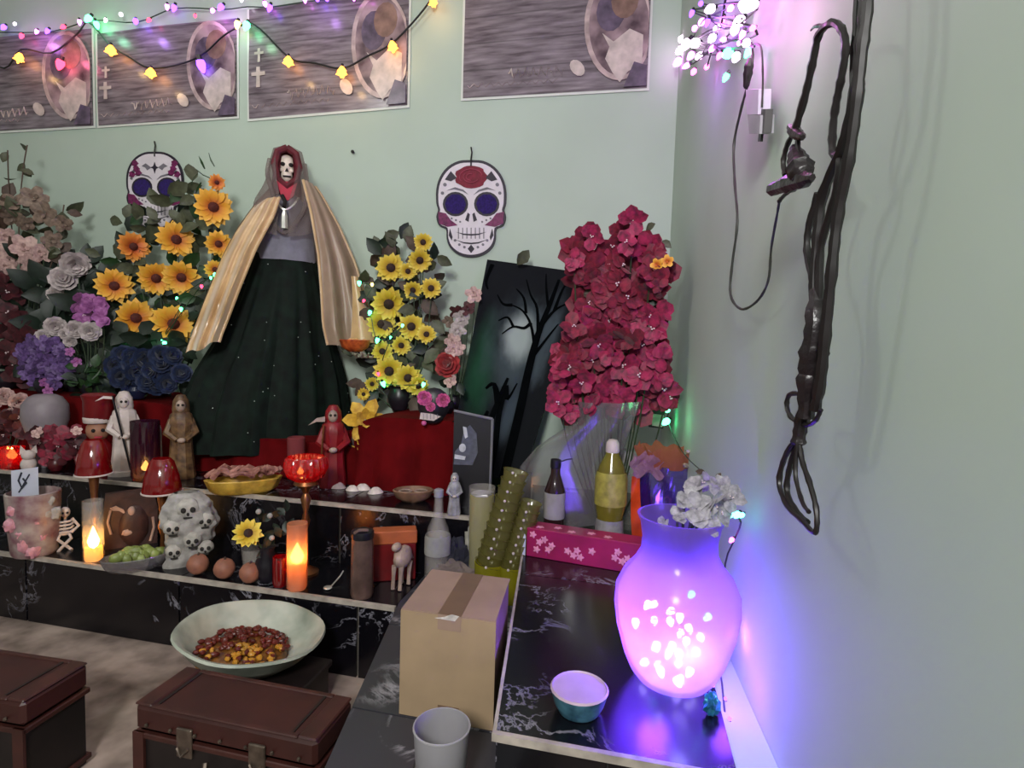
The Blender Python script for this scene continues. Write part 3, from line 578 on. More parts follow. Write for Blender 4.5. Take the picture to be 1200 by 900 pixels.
M_potd = mat('pot_dark', '#1c1820', .35, amt=.2); M_potb = mat('pot_blue', '#181f3a', .3); M_potr = mat('pot_red', '#4a1018', .35)
TOPC = lambda x: ZU + cloth_h(x)
def bq(name, label, cat, bx, by, Y, ph=.10, pr=.05, pm=None, group=None):
    x = onY(bx, by, Y).x; b = Bouquet(name, label, cat, bx, by, Y, TOPC(x) + .006, group); pot(b, pr, ph, pm or M_potd); return b
# --- tall dusty plant and orchids at the far left
b = bq('silk_plant', 'tall dusty brown silk plant with long stems under the lowest poster corner', 'silk plant', 30, 460, -.22)
b.leaves('ob', [(-30, 240), (20, 220), (55, 235), (85, 250), (90, 300), (60, 320), (-30, 320)], 46, 14, 26, -.04, .05)
b.leaves('bd', [(-30, 300), (80, 300), (110, 340), (90, 440), (-30, 440)], 40, 16, 28, -.02, .06)
for x, y in ((8, 178), (20, 200), (32, 172), (4, 208), (26, 196), (40, 205)): b.leaf('o', x, y, 13, 0, .9)
for pts in (((32, 170), (27, 200), (22, 260), (25, 330)), ((9, 176), (10, 210), (14, 270), (20, 330)), ((75, 240), (70, 270), (60, 310), (45, 350))):
    MB().tube(smooth_path([onY(x, y, -.22) - b.b for x, y in pts], 3), .003, 4).build('stem', M_leafb, b.o)
for x, y, r in ((15, 236, 14), (40, 232, 15), (14, 255, 12), (52, 250, 15), (74, 262, 11), (60, 282, 12), (30, 262, 10)): b.flower('orchid', 'dusty', x, y, r, -.04, .6, False)
b = bq('orchid_spray', 'spray of pale orchids low against the dusty brown plant', 'flowers', 16, 460, -.24, .08, .04)
for x, y, r in ((6, 278, 13), (-8, 290, 14), (12, 302, 14), (28, 290, 15), (36, 306, 13), (48, 296, 12), (8, 312, 11), (32, 322, 12), (44, 308, 10), (-10, 316, 14)): b.flower('orchid', 'blush', x, y, r, rnd(-.02, .02), .45)
b = bq('wine_flowers', 'deep wine coloured silk flowers massed behind the tiny red votive', 'flowers', 8, 470, -.30, .08, .05)
for x, y in inside([(-30, 320), (20, 330), (35, 380), (30, 450), (-30, 450)], 24): b.flower('bract', 'wine', x, y, 15, rnd(-.03, .03), .5, random.random() < .4)
b.leaves('d', [(-20, 330), (70, 320), (80, 450), (-20, 450)], 50, 22, 36, .03, .10)
# --- white roses, mauve and purple flowers
b = bq('white_roses', 'three large white silk roses climbing beside the orange sunflowers', 'flowers', 85, 458, -.27, .07, .035)
for x, y, r in ((88, 308, 16), (74, 328, 15), (66, 345, 10)): b.flower('rose', 'rose_w', x, y, r, 0, .3)
b.leaves('d', [(60, 300), (130, 300), (140, 350), (60, 380)], 34, 18, 28, .03, .09); b.leaf('o', 118, 300, 16, .05); b.leaf('d', 112, 296, 18, .05); b.leaf('o', 72, 296, 14, .03)
b = bq('mauve_flowers', 'mauve pink silk blossoms above a row of small white roses', 'flowers', 103, 462, -.33, .07, .035)
for x, y, r in ((93, 354, 13), (110, 360, 15), (98, 368, 11), (118, 372, 12), (106, 350, 9)): b.flower('bract', 'pinkp', x, y, r, -.01, .4)
for x, y, r in ((65, 382, 12), (88, 386, 11), (106, 388, 12), (50, 394, 8), (82, 400, 7), (76, 392, 7)): b.flower('rose', 'rose_w', x, y, r, -.03, .25)
b.leaves('d', [(30, 370), (130, 350), (135, 455), (30, 455)], 40, 22, 34, .03, .10)
b = bq('purple_hydrangea', 'ruffled purple hydrangea bunch beside dark blue blossoms', 'flowers', 52, 466, -.38, .07, .04)
for x, y in inside([(25, 402), (45, 396), (70, 405), (82, 425), (74, 440), (62, 455), (45, 452), (25, 432)], 28): b.flower('orchid', 'purp', x, y, rnd(8, 11), rnd(-.03, .0), .6, random.random() < .25)
for x, y in ((52, 448), (56, 458), (82, 412), (90, 424)): b.flower('orchid', 'pinkp', x, y, 6, -.03, .6, False)
b = bq('blue_flowers', 'dark blue silk blossoms below the orange sunflowers', 'flowers', 160, 462, -.38, .06, .05, M_potb)
for x, y in inside([(122, 418), (150, 412), (200, 415), (215, 440), (205, 456), (150, 456), (125, 445)], 22): b.flower('rose', 'blue', x, y, rnd(11, 15), rnd(-.03, .01), .4, random.random() < .4)
b.leaves('d', [(125, 385), (215, 395), (215, 455), (125, 455)], 36, 22, 32, .04, .10); b.leaves('dg', [(90, 420), (150, 420), (130, 465), (85, 465)], 26, 10, 18, -.03, .02)
for x, y in ((98, 436), (107, 444), (114, 452), (92, 448)): b.leaf('g', x, y, 16, -.05, .8, True)
# --- orange sunflowers
b = bq('sunflower_bouquet', 'tall bouquet of big golden sunflowers under the smaller skull cutout', 'flowers', 190, 462, -.22, .09, .05)
for x, y, r, c in ((250, 243, 23, 'sun'), (206, 281, 22, 'sun'), (156, 289, 18, 'sun2'), (183, 326, 21, 'sun'), (213, 325, 21, 'sun'), (134, 335, 21, 'sun'), (159, 373, 23, 'sun'), (203, 380, 25, 'sun'), (256, 286, 16, 'sun'), (254, 214, 10, 'sun2'), (252, 316, 12, 'sun')): b.flower('sun', c, x, y, r, rnd(-.05, -.02), .22)
b.leaves('dgo', [(145, 250), (180, 240), (240, 200), (262, 250), (265, 320), (245, 400), (150, 410), (115, 350), (130, 310)], 140, 16, 27, -.01, .08)
for x, y in ((240, 198), (232, 204), (252, 195), (236, 214), (246, 208)): b.leaf('g', x, y, 15, 0, .8, True)
for x, y in ((160, 258), (172, 262), (184, 258), (198, 246), (206, 256), (212, 248), (152, 266)): b.leaf('o', x, y, 17, -.02, .5)
lf = root('string_lights', 'short string of green and red bulbs wound through the golden sunflowers', 'string lights', onY(190, 395, -.29)); L0 = Vector(lf.location)
pts = ((150, 409, 'g', 1.3), (176, 410, 'r', 1.1), (193, 400, 'g', 1.5), (212, 360, 'g', 1.2), (190, 398, 'g', .9), (236, 334, 'r', 1.1), (253, 320, 'g', 1.3), (247, 324, 'g', .9), (208, 348, 'g', .8))
MB().tube(smooth_path([onY(x, y, -.285) - L0 for x, y, _, _ in pts], 4), .002, 4).build('wire', M_gwire, lf)
for x, y, k, s in pts: bulb(lf, onY(x, y, -.30), k, .011 * s)
for x, y in ((152, 405), (196, 398), (250, 326)): lamp('POINT', onY(x, y, -.34), .035, (.25, 1, .4), .01)
# --- yellow sunflower bush
b = bq('sunflower_bush', 'dense bush of small yellow sunflowers beside the dark painting', 'flowers', 468, 470, -.20, .10, .05)
for x, y, r, c in ((458, 314, 18, 'sun3'), (492, 305, 15, 'sun3'), (496, 284, 12, 'sun3'), (456, 356, 21, 'sun3'), (447, 380, 18, 'sun3'), (482, 383, 17, 'sun3'), (456, 435, 19, 'sun3'), (478, 443, 17, 'sun3'), (505, 338, 13, 'sun3'), (484, 340, 12, 'sun3'), (500, 392, 12, 'sun3'), (490, 452, 13, 'sun3'), (448, 412, 13, 'sun3'), (470, 405, 12, 'sun3'), (478, 318, 11, 'sun3'), (436, 450, 9, 'sun3'), (426, 462, 8, 'lil')): b.flower('sun', c, x, y, r, rnd(-.05, -.02), .22)
b.leaves('dbo', [(430, 330), (445, 295), (470, 275), (505, 280), (518, 330), (515, 440), (500, 465), (425, 465), (415, 430), (425, 380)], 150, 15, 26, -.01, .07)
for x, y in ((468, 272), (476, 284), (446, 296), (438, 312), (512, 300), (462, 290), (428, 316)): b.leaf('o', x, y, 20, 0, .5)
lf = root('string_lights', 'short string of green bulbs wound through the small yellow sunflowers', 'string lights', onY(450, 380, -.27)); L0 = Vector(lf.location)
pts = ((421, 332, 'g', 1.4), (436, 335, 'y', 1.1), (427, 354, 'r', 1.0), (434, 367, 'g', 1.4), (443, 399, 'g', 1.5), (472, 383, 'g', 1.0), (458, 397, 'g', .8), (443, 439, 'r', 1.1), (448, 450, 'g', 1.7), (497, 451, 'g', 1.4))
MB().tube(smooth_path([onY(x, y, -.265) - L0 for x, y, _, _ in pts], 4), .002, 4).build('wire', M_gwire, lf)
for x, y, k, s in pts: bulb(lf, onY(x, y - 3, -.285), k, .0105 * s)
for x, y in ((425, 340), (446, 400), (450, 446), (500, 448)): lamp('POINT', onY(x, y, -.33), .035, (.3, 1, .4), .01)
# --- blush orchid spray and red rose by the painting
b = bq('blush_orchid_stem', 'arching stem of blush orchids leaning on the edge of the dark painting', 'flowers', 532, 470, -.16, .06, .03)
for x, y, r, c in ((556, 345, 11, 'blush'), (548, 362, 10, 'wine'), (536, 366, 10, 'wine'), (541, 372, 11, 'white'), (536, 386, 11, 'white'), (530, 400, 10, 'blush'), (536, 408, 10, 'blush'), (526, 376, 8, 'dusty')): b.flower('orchid', c, x, y, r, 0, .4)
b.leaves('b', [(500, 350), (528, 370), (528, 430), (500, 430)], 14, 10, 16, .02, .05)
b = bq('red_rose', 'single large red silk rose above the pink eyed skull ornament', 'flower', 525, 480, -.30, .05, .025)
b.flower('rose', 'red', 525, 428, 16, 0, .2); b.flower('orchid', 'blush', 531, 410, 10, -.01, .3); b.flower('orchid', 'blush', 528, 446, 9, -.02, .5); b.leaf('d', 514, 446, 18); b.leaf('d', 538, 448, 16)
# --- magenta bouquet in its plastic sleeve, on the side table
b = Bouquet('magenta_bouquet', 'tall magenta silk bouquet in a clear plastic sleeve in the corner', 'flowers', 715, 560, -.56, ZT + .002)
poly = [(650, 470), (655, 420), (672, 380), (680, 340), (668, 315), (668, 298), (686, 270), (702, 272), (712, 285), (726, 262), (742, 246), (758, 258), (762, 285), (776, 305), (782, 330), (782, 470), (770, 478), (700, 482), (676, 488)]
for x, y in inside(poly, 90): b.flower('bract', 'magd' if (y < 365 and y > 300) or random.random() < .3 else 'mag', x, y, rnd(15, 20), rnd(-.05, .03), .5, random.random() < .2)
for x, y in inside([(a + (720 - a) * .12, q) for a, q in poly], 50): b.flower('bract', 'magd', x, y, rnd(20, 25), rnd(.04, .07), .4, False)
for x, y, r in ((742, 258, 17), (694, 278, 15), (672, 304, 15), (655, 472, 17), (668, 484, 13), (762, 322, 17)): b.flower('bract', 'mag', x, y, r, -.03, .2)
for x, y in ((770, 310), (782, 306)): b.flower('orchid', 'sun', x, y, 8, -.06, .3, False)
b.leaves('db', [(680, 310), (770, 300), (780, 470), (690, 470)], 40, 14, 22, .02, .06); b.leaf('o', 620, 293, 22, .42, .1); b.leaf('o', 768, 262, 14, .05); b.leaf('o', 776, 282, 14, .05)
M_ply = sheer('clear_plastic', '#b9b4bc', .62, .4, .15, gloss=.35); M_pwrap = sheer('cloudy_plastic', '#a7a0a8', .55, .4, .2, gloss=.3)
kx = lambda px, py, dy=0: onY(px, py, -.56 + dy) - b.b
SR = [(611, 674, 58), (580, 668, 60), (545, 668, 57), (520, 682, 52), (490, 712, 34), (469, 716, 38)]
def sleeve(u, v):
    a = math.pi * (1.05 + .9 * u); t = v; py = 610 - 140 * t; _, cx, w_ = [(lo[0], lo[1] + (hi[1] - lo[1]) * q_, lo[2] + (hi[2] - lo[2]) * q_) for lo, hi in zip(SR, SR[1:]) for q_ in [(lo[0] - py) / (lo[0] - hi[0])] if 0 <= q_ <= 1][0]
    p = kx(cx + w_ * math.cos(a) * (1 + .05 * math.sin(u * 25 + t * 6)), py, 0); p.y += .07 * math.sin(a) * (1 + .15 * math.sin(u * 17 + t * 4)); p.z = max(p.z, .004); return p
MB().grid(sleeve, 36, 14).build('plastic_sleeve', M_pwrap, b.o)
# ================================================================== hooded skeleton statue
M_skirt = mat('skirt_green', '#060f0b', 0.8, amt=0.5, scale=22, hex2='#0a1b13', sheen=0, spec=.25); M_shirt = mat('shirt_grey', '#7a7886', 0.75, amt=0.12, scale=30); M_hood = mat('hood_wine', '#5a0c1c', 0.7, amt=.3, scale=40)
M_satin = mat('gold_satin', '#b98f5c', 0.3, amt=0.14, scale=9, hex2='#d8b384', sheen=.6, spec=.8); M_veil = sheer('veil_tulle', '#b8aaa8', .66, .45); M_capeu = sheer('cape_tulle', '#cdb09a', .22, .4, gloss=.06)
M_bone = mat('bone', '#e6d6c8', .5, amt=.12, scale=60); M_socket = mat('socket_black', '#120a0a', .8); M_collar = mat('collar_red', '#b01838', .6); M_sil = mat('silver', '#d8d8d0', .3, .6); M_bead = mat('sequins', '#c8d4cc', .25, .5)
xs_ = onY(318, 515, -.235).x; kS = K('skeleton_saint_statue', 'hooded skeleton statue in a gold cape and long dark green skirt', 'statue', 318, 524, z=TOPC(xs_) + .008, Y=-.235)
def lerp_rows(rows, y):
    for a, b in zip(rows, rows[1:]):
        if a[0] <= y <= b[0]: t = (y - a[0]) / (b[0] - a[0]); return [p + (q - p) * t for p, q in zip(a, b)]
    return list(rows[-1] if y > rows[-1][0] else rows[0])
def S3(px, py, ypx): return kS.P(px, py, ypx)
def skirt(u, v):
    py = 296 + 226 * v; _, cx, hw = lerp_rows([(290, 333, 30), (310, 332, 37), (350, 330, 48), (400, 325, 62), (440, 320, 78), (480, 316, 88), (525, 314, 94)], py)
    a = 2 * math.pi * u; fold = 1 + (.05 * math.sin(a * 17) + .025 * math.sin(a * 29 + 1)) * min(1, v * 2)
    return S3(cx + hw * math.cos(a) * fold, py, hw * .62 * math.sin(a) * fold)
sk_ = kS.part('skirt', MB().grid(skirt, 130, 22, True), M_skirt)
for i in range(26):
    u, v = rnd(.53, .97), rnd(.06, .95); p = skirt(u, v); MB().ball(p + Vector((0, -.003, 0)), .0022, 6, 4).build('sequin', M_bead, sk_)
def torso(u, v):
    py = 226 + 80 * v; _, cx, hw, d = lerp_rows([(226, 334, 9, 8), (236, 334, 22, 13), (250, 334, 31, 18), (275, 334, 30, 19), (306, 333, 34, 24)], py); a = 2 * math.pi * u
    return S3(cx + hw * math.cos(a), py, d * math.sin(a) * (1 + .04 * math.sin(9 * a + 4 * v)))
kS.part('shirt', MB().grid(torso, 40, 14, True), M_shirt)
# skull face
mb = MB(); mb.ball(S3(334, 191, -2), (9.5 * kS.m, 9 * kS.m, 10.5 * kS.m), 16, 12); mb.ball(S3(334, 205, -5), (6.5 * kS.m, 5.5 * kS.m, 7 * kS.m), 12, 8); mb.ball(S3(329, 199, -7), (2.6 * kS.m,) * 3, 8, 6); mb.ball(S3(339, 199, -7), (2.6 * kS.m,) * 3, 8, 6)
sk_ = kS.part('skull', mb, M_bone)
for q in (-1, 1): kS.ball('eye_socket', 334 + q * 4.2, 193, (2.7, 2, 2.3), M_socket, -9.6, sk_)
kS.flat('nose_hole', [(334, 197), (336, 201.5), (332, 201.5)], -11.2, -10, M_socket, sk_); kS.flat('mouth', [(329.5, 206.5), (338.5, 206), (338, 208), (330, 208.2)], -11.4, -9, M_socket, sk_)
def hood(u, v):
    a = math.pi * (-.5 + .17) + 2 * math.pi * (1 - .17) * u; py = 168 + 60 * v; w_ = 15.5 * math.sin(math.pi * min(1, (v * .93 + .07)) * .62) ** .55 + 3 * max(0, v - .6)
    return S3(334 + w_ * math.cos(a), py + 1, 14 * math.sin(a) * w_ / 15)
kS.part('hood', MB().grid(hood, 26, 12), M_hood); kS.tube('hood_edge', [(334, 174, -11), (324.5, 180, -12), (321, 195, -12), (324, 211, -12), (334, 219, -12), (344, 210, -12), (347, 195, -12), (343.5, 180, -12), (334, 174, -11)], 4, M_hood, n=8)
kS.flat('collar', [(323, 214), (345, 214), (341, 230), (335, 236), (328, 232)], -14, -10, M_collar)
def veil(u, v):
    op = .26 * max(0, 1 - 1.6 * v) + .05; a = math.pi * (-.5 + op) + 2 * math.pi * (1 - op) * u; py = 169 + 112 * v; _, w_, d = lerp_rows([(169, 3, 3), (174, 15, 14), (195, 19, 17), (225, 23, 19), (255, 34, 25), (281, 36, 29)], py)
    k = 1 + .05 * math.sin(a * 13 + v * 6) * v; front = max(0, -math.sin(a)); return S3(335 + w_ * math.cos(a) * k - (front * 6 * v), py - 22 * v * (1 - front), d * math.sin(a) * k - 4)
kS.part('veil', MB().grid(veil, 44, 16), M_veil)
kS.tube('veil_edge', smooth_path([(316, 190, -10), (314, 210, -16), (320, 236, -24), (318, 262, -26), (330, 276, -28), (340, 268, -28), (352, 245, -25), (355, 215, -16), (353, 190, -10)], 4), 2.6, M_veil)
kS.tube('necklace', smooth_path([(322, 235, -20), (326, 246, -27), (332, 250, -29), (340, 244, -27), (346, 233, -20)], 4), 1.2, M_sil)
kS.tube('pendant', [(331, 251, -30), (331, 258, -31), (331, 272, -31)], [1.5, 3.5, 3.8], M_sil); kS.tube('cord', [(329, 232, -19), (332, 240, -24), (331, 247, -28)], 2.2, M_socket)
# cape: two long panels that fall from the shoulders, closed behind the back
def panel(side):
    if side < 0: inner = [(238, 326), (260, 320), (300, 302), (340, 288), (380, 275), (400, 268)]; outer = [(222, 322), (240, 300), (270, 282), (300, 268), (350, 250), (400, 233)]
    else: inner = [(215, 350), (250, 358), (300, 366), (340, 369), (380, 371), (404, 376)]; outer = [(195, 354), (220, 372), (255, 391), (300, 410), (350, 424), (404, 434)]
    def f(u, v):
        y0 = (238, 215)[side > 0]; y1 = (402, 402)[side > 0]; pi_ = y0 + (y1 - y0) * v; a = lerp_rows(inner, pi_)[1]; b_ = lerp_rows(outer, pi_ - 6 * (1 - v))[1]
        px = a + (b_ - a) * u; yy = -34 - 26 * v + 52 * u * u * (.4 + .6 * v) + 6 * math.sin(u * 15 + v * 2) * (.2 + v)
        return S3(px, pi_ + (14 * u if side < 0 else (1 - abs(2 * u - 1)) * 6) * v - 5 * math.sin(u * 9) * v * .4, yy)
    return f
for side, nm in ((-1, 'cape_panel'), (1, 'cape_panel')):
    f = panel(side); mb = MB().grid(f, 26, 26); o = kS.part(nm, mb, M_satin if side < 0 else M_capeu)
    for u in (0.0, 1.0) if side > 0 else (0.0,):
        MB().tube([f(u, j / 20) for j in range(21)], 1.6 * kS.m, 6).build('cape_hem', M_satin, o)
def back(u, v):
    a = math.pi * u; py = 214 + 176 * v; l = lerp_rows([(214, 322), (240, 302), (270, 284), (300, 270), (350, 252), (400, 236)], py)[1]; rr = lerp_rows([(214, 352), (255, 391), (300, 409), (350, 422), (400, 432)], py)[1]
    return S3((l + rr) / 2 - (rr - l) / 2 * math.cos(a), py, (10 + 34 * v) * math.sin(a) * (1 + .05 * math.sin(a * 20)) - 6 + 0 * v)
kS.part('cape_back', MB().grid(back, 40, 14), M_capeu)
def sleeve_(u, v):
    a = 2 * math.pi * u; py = 322 + 76 * v; cx = 405 + 11 * v; w_ = 4 + 12 * v ** 1.5; return S3(cx + w_ * math.cos(a) * (1 + .08 * math.sin(6 * a)), py, -46 - 6 * v + w_ * .8 * math.sin(a))
kS.part('sleeve', MB().grid(sleeve_, 20, 10, True), M_satin)
# bony hand that carries the bowl
mb = MB(); mb.tube([S3(413, 392, -48), S3(413, 408, -54), S3(414, 414, -58)], [3 * kS.m, 2.6 * kS.m, 4 * kS.m], 8)
for i, x in enumerate((405, 411, 417, 423)): mb.tube([S3(413 + (x - 414) * .3, 414, -58), S3(x, 414.5, -66), S3(x, 410 - (i % 2), -76)], [1.6 * kS.m, 1.4 * kS.m, 1.0 * kS.m], 6)
mb.tube([S3(410, 413, -57), S3(401, 411, -60), S3(398, 406, -64)], [1.7 * kS.m, 1.5 * kS.m, 1.1 * kS.m], 6)
kS.part('hand', mb, M_bone)
# the little bowl in its hand
kB = K('offering_bowl', 'small orange clay bowl held at the gold cape of the statue', 'bowl', 416, 412, Y=kS.p.y - .10); M_clay = mat('clay_orange', '#a83a1a', .5, amt=.4, scale=50, hex2='#d0642a')
kB.lathe('bowl_body', [(8, 412), (15, 407), (18, 399), (17, 398), (13, 404), (0, 405)], M_clay)
for i in range(7): kB.ball('flake', 416 + rnd(-11, 11), 400 - rnd(0, 2), (rnd(2, 4), 3, 2), mat('bowl_flake', '#d9a06a', .6), rnd(-6, 4))
# ================================================================== dark forest painting leaning on the wall
TLc, TRc, BLc, BRc = onY(571, 304, -.075), onY(687, 320, -.075), onY(522, 556, -.26), onY(612, 562, -.26)
dz = ZU + .002 - min(BLc.z, BRc.z); BLc.z = max(BLc.z, ZU + .004); BRc.z = max(BRc.z, ZU + .004)
r = root('forest_painting', 'dark canvas painting of bare trees before a pale moon, leaning askew', 'painting', (BLc + BRc) / 2); L0 = Vector(r.location)
def Q(u, v, d=0.0): return BLc * (1 - u) * (1 - v) + BRc * u * (1 - v) + TLc * (1 - u) * v + TRc * u * v - L0 + Vector((0, -.96, .24)) * d
def paint_mat():
    m, nt, out = base_mat('forest_print'); L = nt.links; b = nt.nodes.new('ShaderNodeBsdfPrincipled'); L.new(b.outputs[0], out.inputs[0]); b.inputs['Roughness'].default_value = .75; b.inputs['Specular IOR Level'].default_value = .15
    uv = nt.nodes.new('ShaderNodeUVMap'); nz = nt.nodes.new('ShaderNodeTexNoise'); nz.inputs['Scale'].default_value = 5; nz.inputs['Detail'].default_value = 6; L.new(uv.outputs[0], nz.inputs['Vector'])
    prev = None
    def spot(cx, cy, sx, sy, hexc, prev, warp=.25):
        mp = nt.nodes.new('ShaderNodeMapping'); mp.vector_type = 'POINT'; mp.inputs['Location'].default_value = (-cx / sx, -cy / sy, 0); mp.inputs['Scale'].default_value = (1 / sx, 1 / sy, 0); L.new(uv.outputs[0], mp.inputs[0])
        mx = nt.nodes.new('ShaderNodeMixRGB'); mx.inputs[0].default_value = warp; L.new(mp.outputs[0], mx.inputs[1]); L.new(nz.outputs['Color'], mx.inputs[2])
        ln = nt.nodes.new('ShaderNodeVectorMath'); ln.operation = 'LENGTH'; L.new(mp.outputs[0], ln.inputs[0])
        mu = nt.nodes.new('ShaderNodeMath'); mu.operation = 'MULTIPLY_ADD'; mu.inputs[1].default_value = warp * 4; L.new(nz.outputs[0], mu.inputs[0]); L.new(ln.outputs['Value'], mu.inputs[2])
        mr = nt.nodes.new('ShaderNodeMapRange'); mr.interpolation_type = 'SMOOTHSTEP'; mr.inputs['From Min'].default_value = 1 + warp * 2; mr.inputs['From Max'].default_value = .15 + warp * 2; L.new(mu.outputs[0], mr.inputs[0])
        o_ = nt.nodes.new('ShaderNodeMixRGB'); L.new(mr.outputs[0], o_.inputs[0]); o_.inputs[2].default_value = lin(hexc)
        if prev is None: o_.inputs[1].default_value = lin('#0d1016')
        else: L.new(prev, o_.inputs[1])
        return o_.outputs[0]
    c = spot(.16, .50, .22, .30, '#15402a', None); c = spot(.46, .60, .42, .34, '#3c464c', c); c = spot(.72, .68, .22, .3, '#424c54', c, .35); c = spot(.58, .30, .16, .22, '#39434c', c); c = spot(.46, .66, .24, .15, '#9aa4a4', c, .2)
    L.new(c, b.inputs['Base Color']); return m
mb = MB(); N = 12
o = MB().add([Q(0, 0), Q(1, 0), Q(1, 1), Q(0, 1)], [(0, 1, 2, 3)]).build('canvas_face', paint_mat(), r, False)
uvl = o.data.uv_layers.new(name='UVMap'); vmap = [(0, 0), (1, 0), (1, 1), (0, 1)]
for poly in o.data.polygons:
    for li in poly.loop_indices: uvl.data[li].uv = vmap[o.data.loops[li].vertex_index]
M_cvs = mat('canvas_side', '#16181c', .7); M_tree = mat('tree_paint', '#07090b', 1, spec=.02)
MB().slab([Q(0, 0, -.001), Q(1, 0, -.001), Q(1, 1, -.001), Q(0, 1, -.001)], (0, .022, -.006)).build('stretcher', M_cvs, r, False)
def branch(pts, w0, w1):
    n = len(pts); q = smooth_path([(a, b_, 0) for a, b_ in pts], 4); MB().tube([Q(p.x, p.y, .0012) for p in q], [(w0 + (w1 - w0) * i / (len(q) - 1)) for i in range(len(q))], 4, .12).build('painted_branch', M_tree, r)
branch([(.74, .0), (.72, .3), (.70, .5), (.70, .68), (.74, .84), (.76, .95)], .028, .006)
for q in ([(.70, .62), (.60, .72), (.48, .78), (.36, .80)], [(.70, .68), (.62, .80), (.52, .86), (.44, .93)], [(.71, .72), (.80, .80), (.90, .84)], [(.70, .56), (.80, .66), (.88, .74)], [(.60, .73), (.54, .70), (.42, .70), (.32, .66)], [(.52, .77), (.46, .84), (.36, .88)], [(.74, .80), (.66, .90), (.62, .97)], [(.36, .80), (.26, .80), (.18, .84)], [(.42, .70), (.34, .74), (.25, .72)], [(.8, .8), (.82, .9), (.86, .96)]): branch(q, .008, .0022)
for q in ([(.42, .0), (.40, .18), (.45, .34), (.50, .46)], [(.45, .34), (.36, .42), (.28, .40)], [(.48, .42), (.56, .36), (.62, .44)], [(.30, .0), (.32, .2), (.36, .3)], [(.55, .0), (.54, .15), (.50, .3), (.52, .42)]): branch(q, .022, .006)
branch([(.06, .98), (.03, .90), (.07, .86)], .012, .003)
# ================================================================== offerings on the steps
M_glass = mat('clear_glass', '#d8d0c8', .06, alpha=.13, amt=.02, spec=.8); M_rglass = sheer('red_glass', '#b00a16', .25, .6, .1, gloss=.18); M_pglass = sheer('purple_glass', '#4a1c38', .45, .5, .1, gloss=.2); M_aglass = sheer('amber_glass', '#dcae96', .45, .6, .1, gloss=.12)
M_wax = sheer('candle_wax', '#f6d9a0', .05, .75); M_gold = mat('brass', '#8a5a38', .35, .85, amt=.2); M_white = mat('plaster_white', '#c4b5b0', .6, amt=.12, scale=40); M_grey = mat('stone_grey', '#9a9590', .75, amt=.25, scale=40, bump=.4)
M_flame = glow('flame', '#ffb858', 30); M_dark = mat('dark_plastic', '#15131a', .4); M_redp = mat('red_plastic', '#650a10', .35, amt=.2); M_card = mat('card_white', '#b9bcc8', .7, amt=.05); M_ink = mat('ink', '#2a2c38', .8)
def flame(k, px, py, w, h, y=0.0, e=.35, c=(1, .55, .2)):
    k.part('flame', MB().lathe([(0, 0), (w * k.m * .7, h * k.mz * .12), (w * k.m, h * k.mz * .35), (w * k.m * .55, h * k.mz * .65), (0, h * k.mz)], (k.x(px), y * k.m, k.z(py)), 10), M_flame)
    p = k.o.matrix_basis @ Vector((k.x(px), y * k.m, k.z(py - h * .5))); return lamp('POINT', p, e * 2.4, c, .012)
def jar_candle(label, bx, by, z, r, top, wax, glass, fl, e=.35, group='lit glass jar candles', Y=None):
    k = K('jar_candle', label, 'candle', bx, by, z, group=group)
    k.lathe('glass', [(r * .85, by), (r, by - 3), (r, top), (r * .93, top), (r * .93, by - 2)], glass, n=18, cap=False)
    k.lathe('wax', [(r * .8, by - 2), (r * .86, by - 4), (r * .86, wax), (r * .5, wax + 1.5), (r * .3, wax + 2)], M_wax, n=16, cap=False)
    flame(k, bx, wax + 3, fl[0], fl[1], 0, e); return k
# --- lower step
jar_candle('slim clear jar candle with a tall flame below the doll with the red cap', 110, 658, ZL, 10.5, 586, 640, M_glass, (6, 26), .55)
jar_candle('tall amber glass candle glowing at its base beneath the ribbed red goblet', 348, 690, ZL, 11.5, 613, 658, M_aglass, (8, 24), 1.3)
k = K('painted_mug', 'pink painted mug with rose reliefs beside the little skeleton figure', 'mug', 41, 648, ZL); M_mug = mat('mug_pink', '#8d5565', .4, amt=.4, scale=20, hex2='#a89a94')
k.lathe('body', [(20, 648), (22, 645), (24, 620), (26, 576), (24, 575), (22, 620), (18, 643), (0, 643)], M_mug); M_rosep = mat('rose_relief', '#c08590', .5, amt=.25, scale=60)
for x, y, r in ((24, 592, 7), (22, 608, 8), (36, 600, 7), (42, 606, 6), (30, 618, 6), (34, 632, 9), (40, 640, 7), (47, 625, 6)): k.ball('rose_relief', x, y, (r, 4, r), M_rosep, -21 + abs(x - 41) * .35, bump=.5, freq=4)
for x, y in ((54, 585), (60, 600), (52, 600)): k.ball('rose_relief', x, y, (6, 4, 7), M_grey, -18, bump=.5, freq=4)
k = K('paper_card', 'white paper card with dark pen marks standing in the painted mug', 'card', 30, 583, Y=k.p.y - .02, turn=.1)
k.flat('card', [(18, 550), (42, 549), (42, 583), (18, 584)], 0, 1, M_card); k.tube('pen_mark', [(27, 553), (24, 562), (27, 572), (31, 566), (28, 560)], .9, M_ink, -.6); k.tube('pen_mark', [(24, 576), (34, 556)], .7, M_ink, -.6)
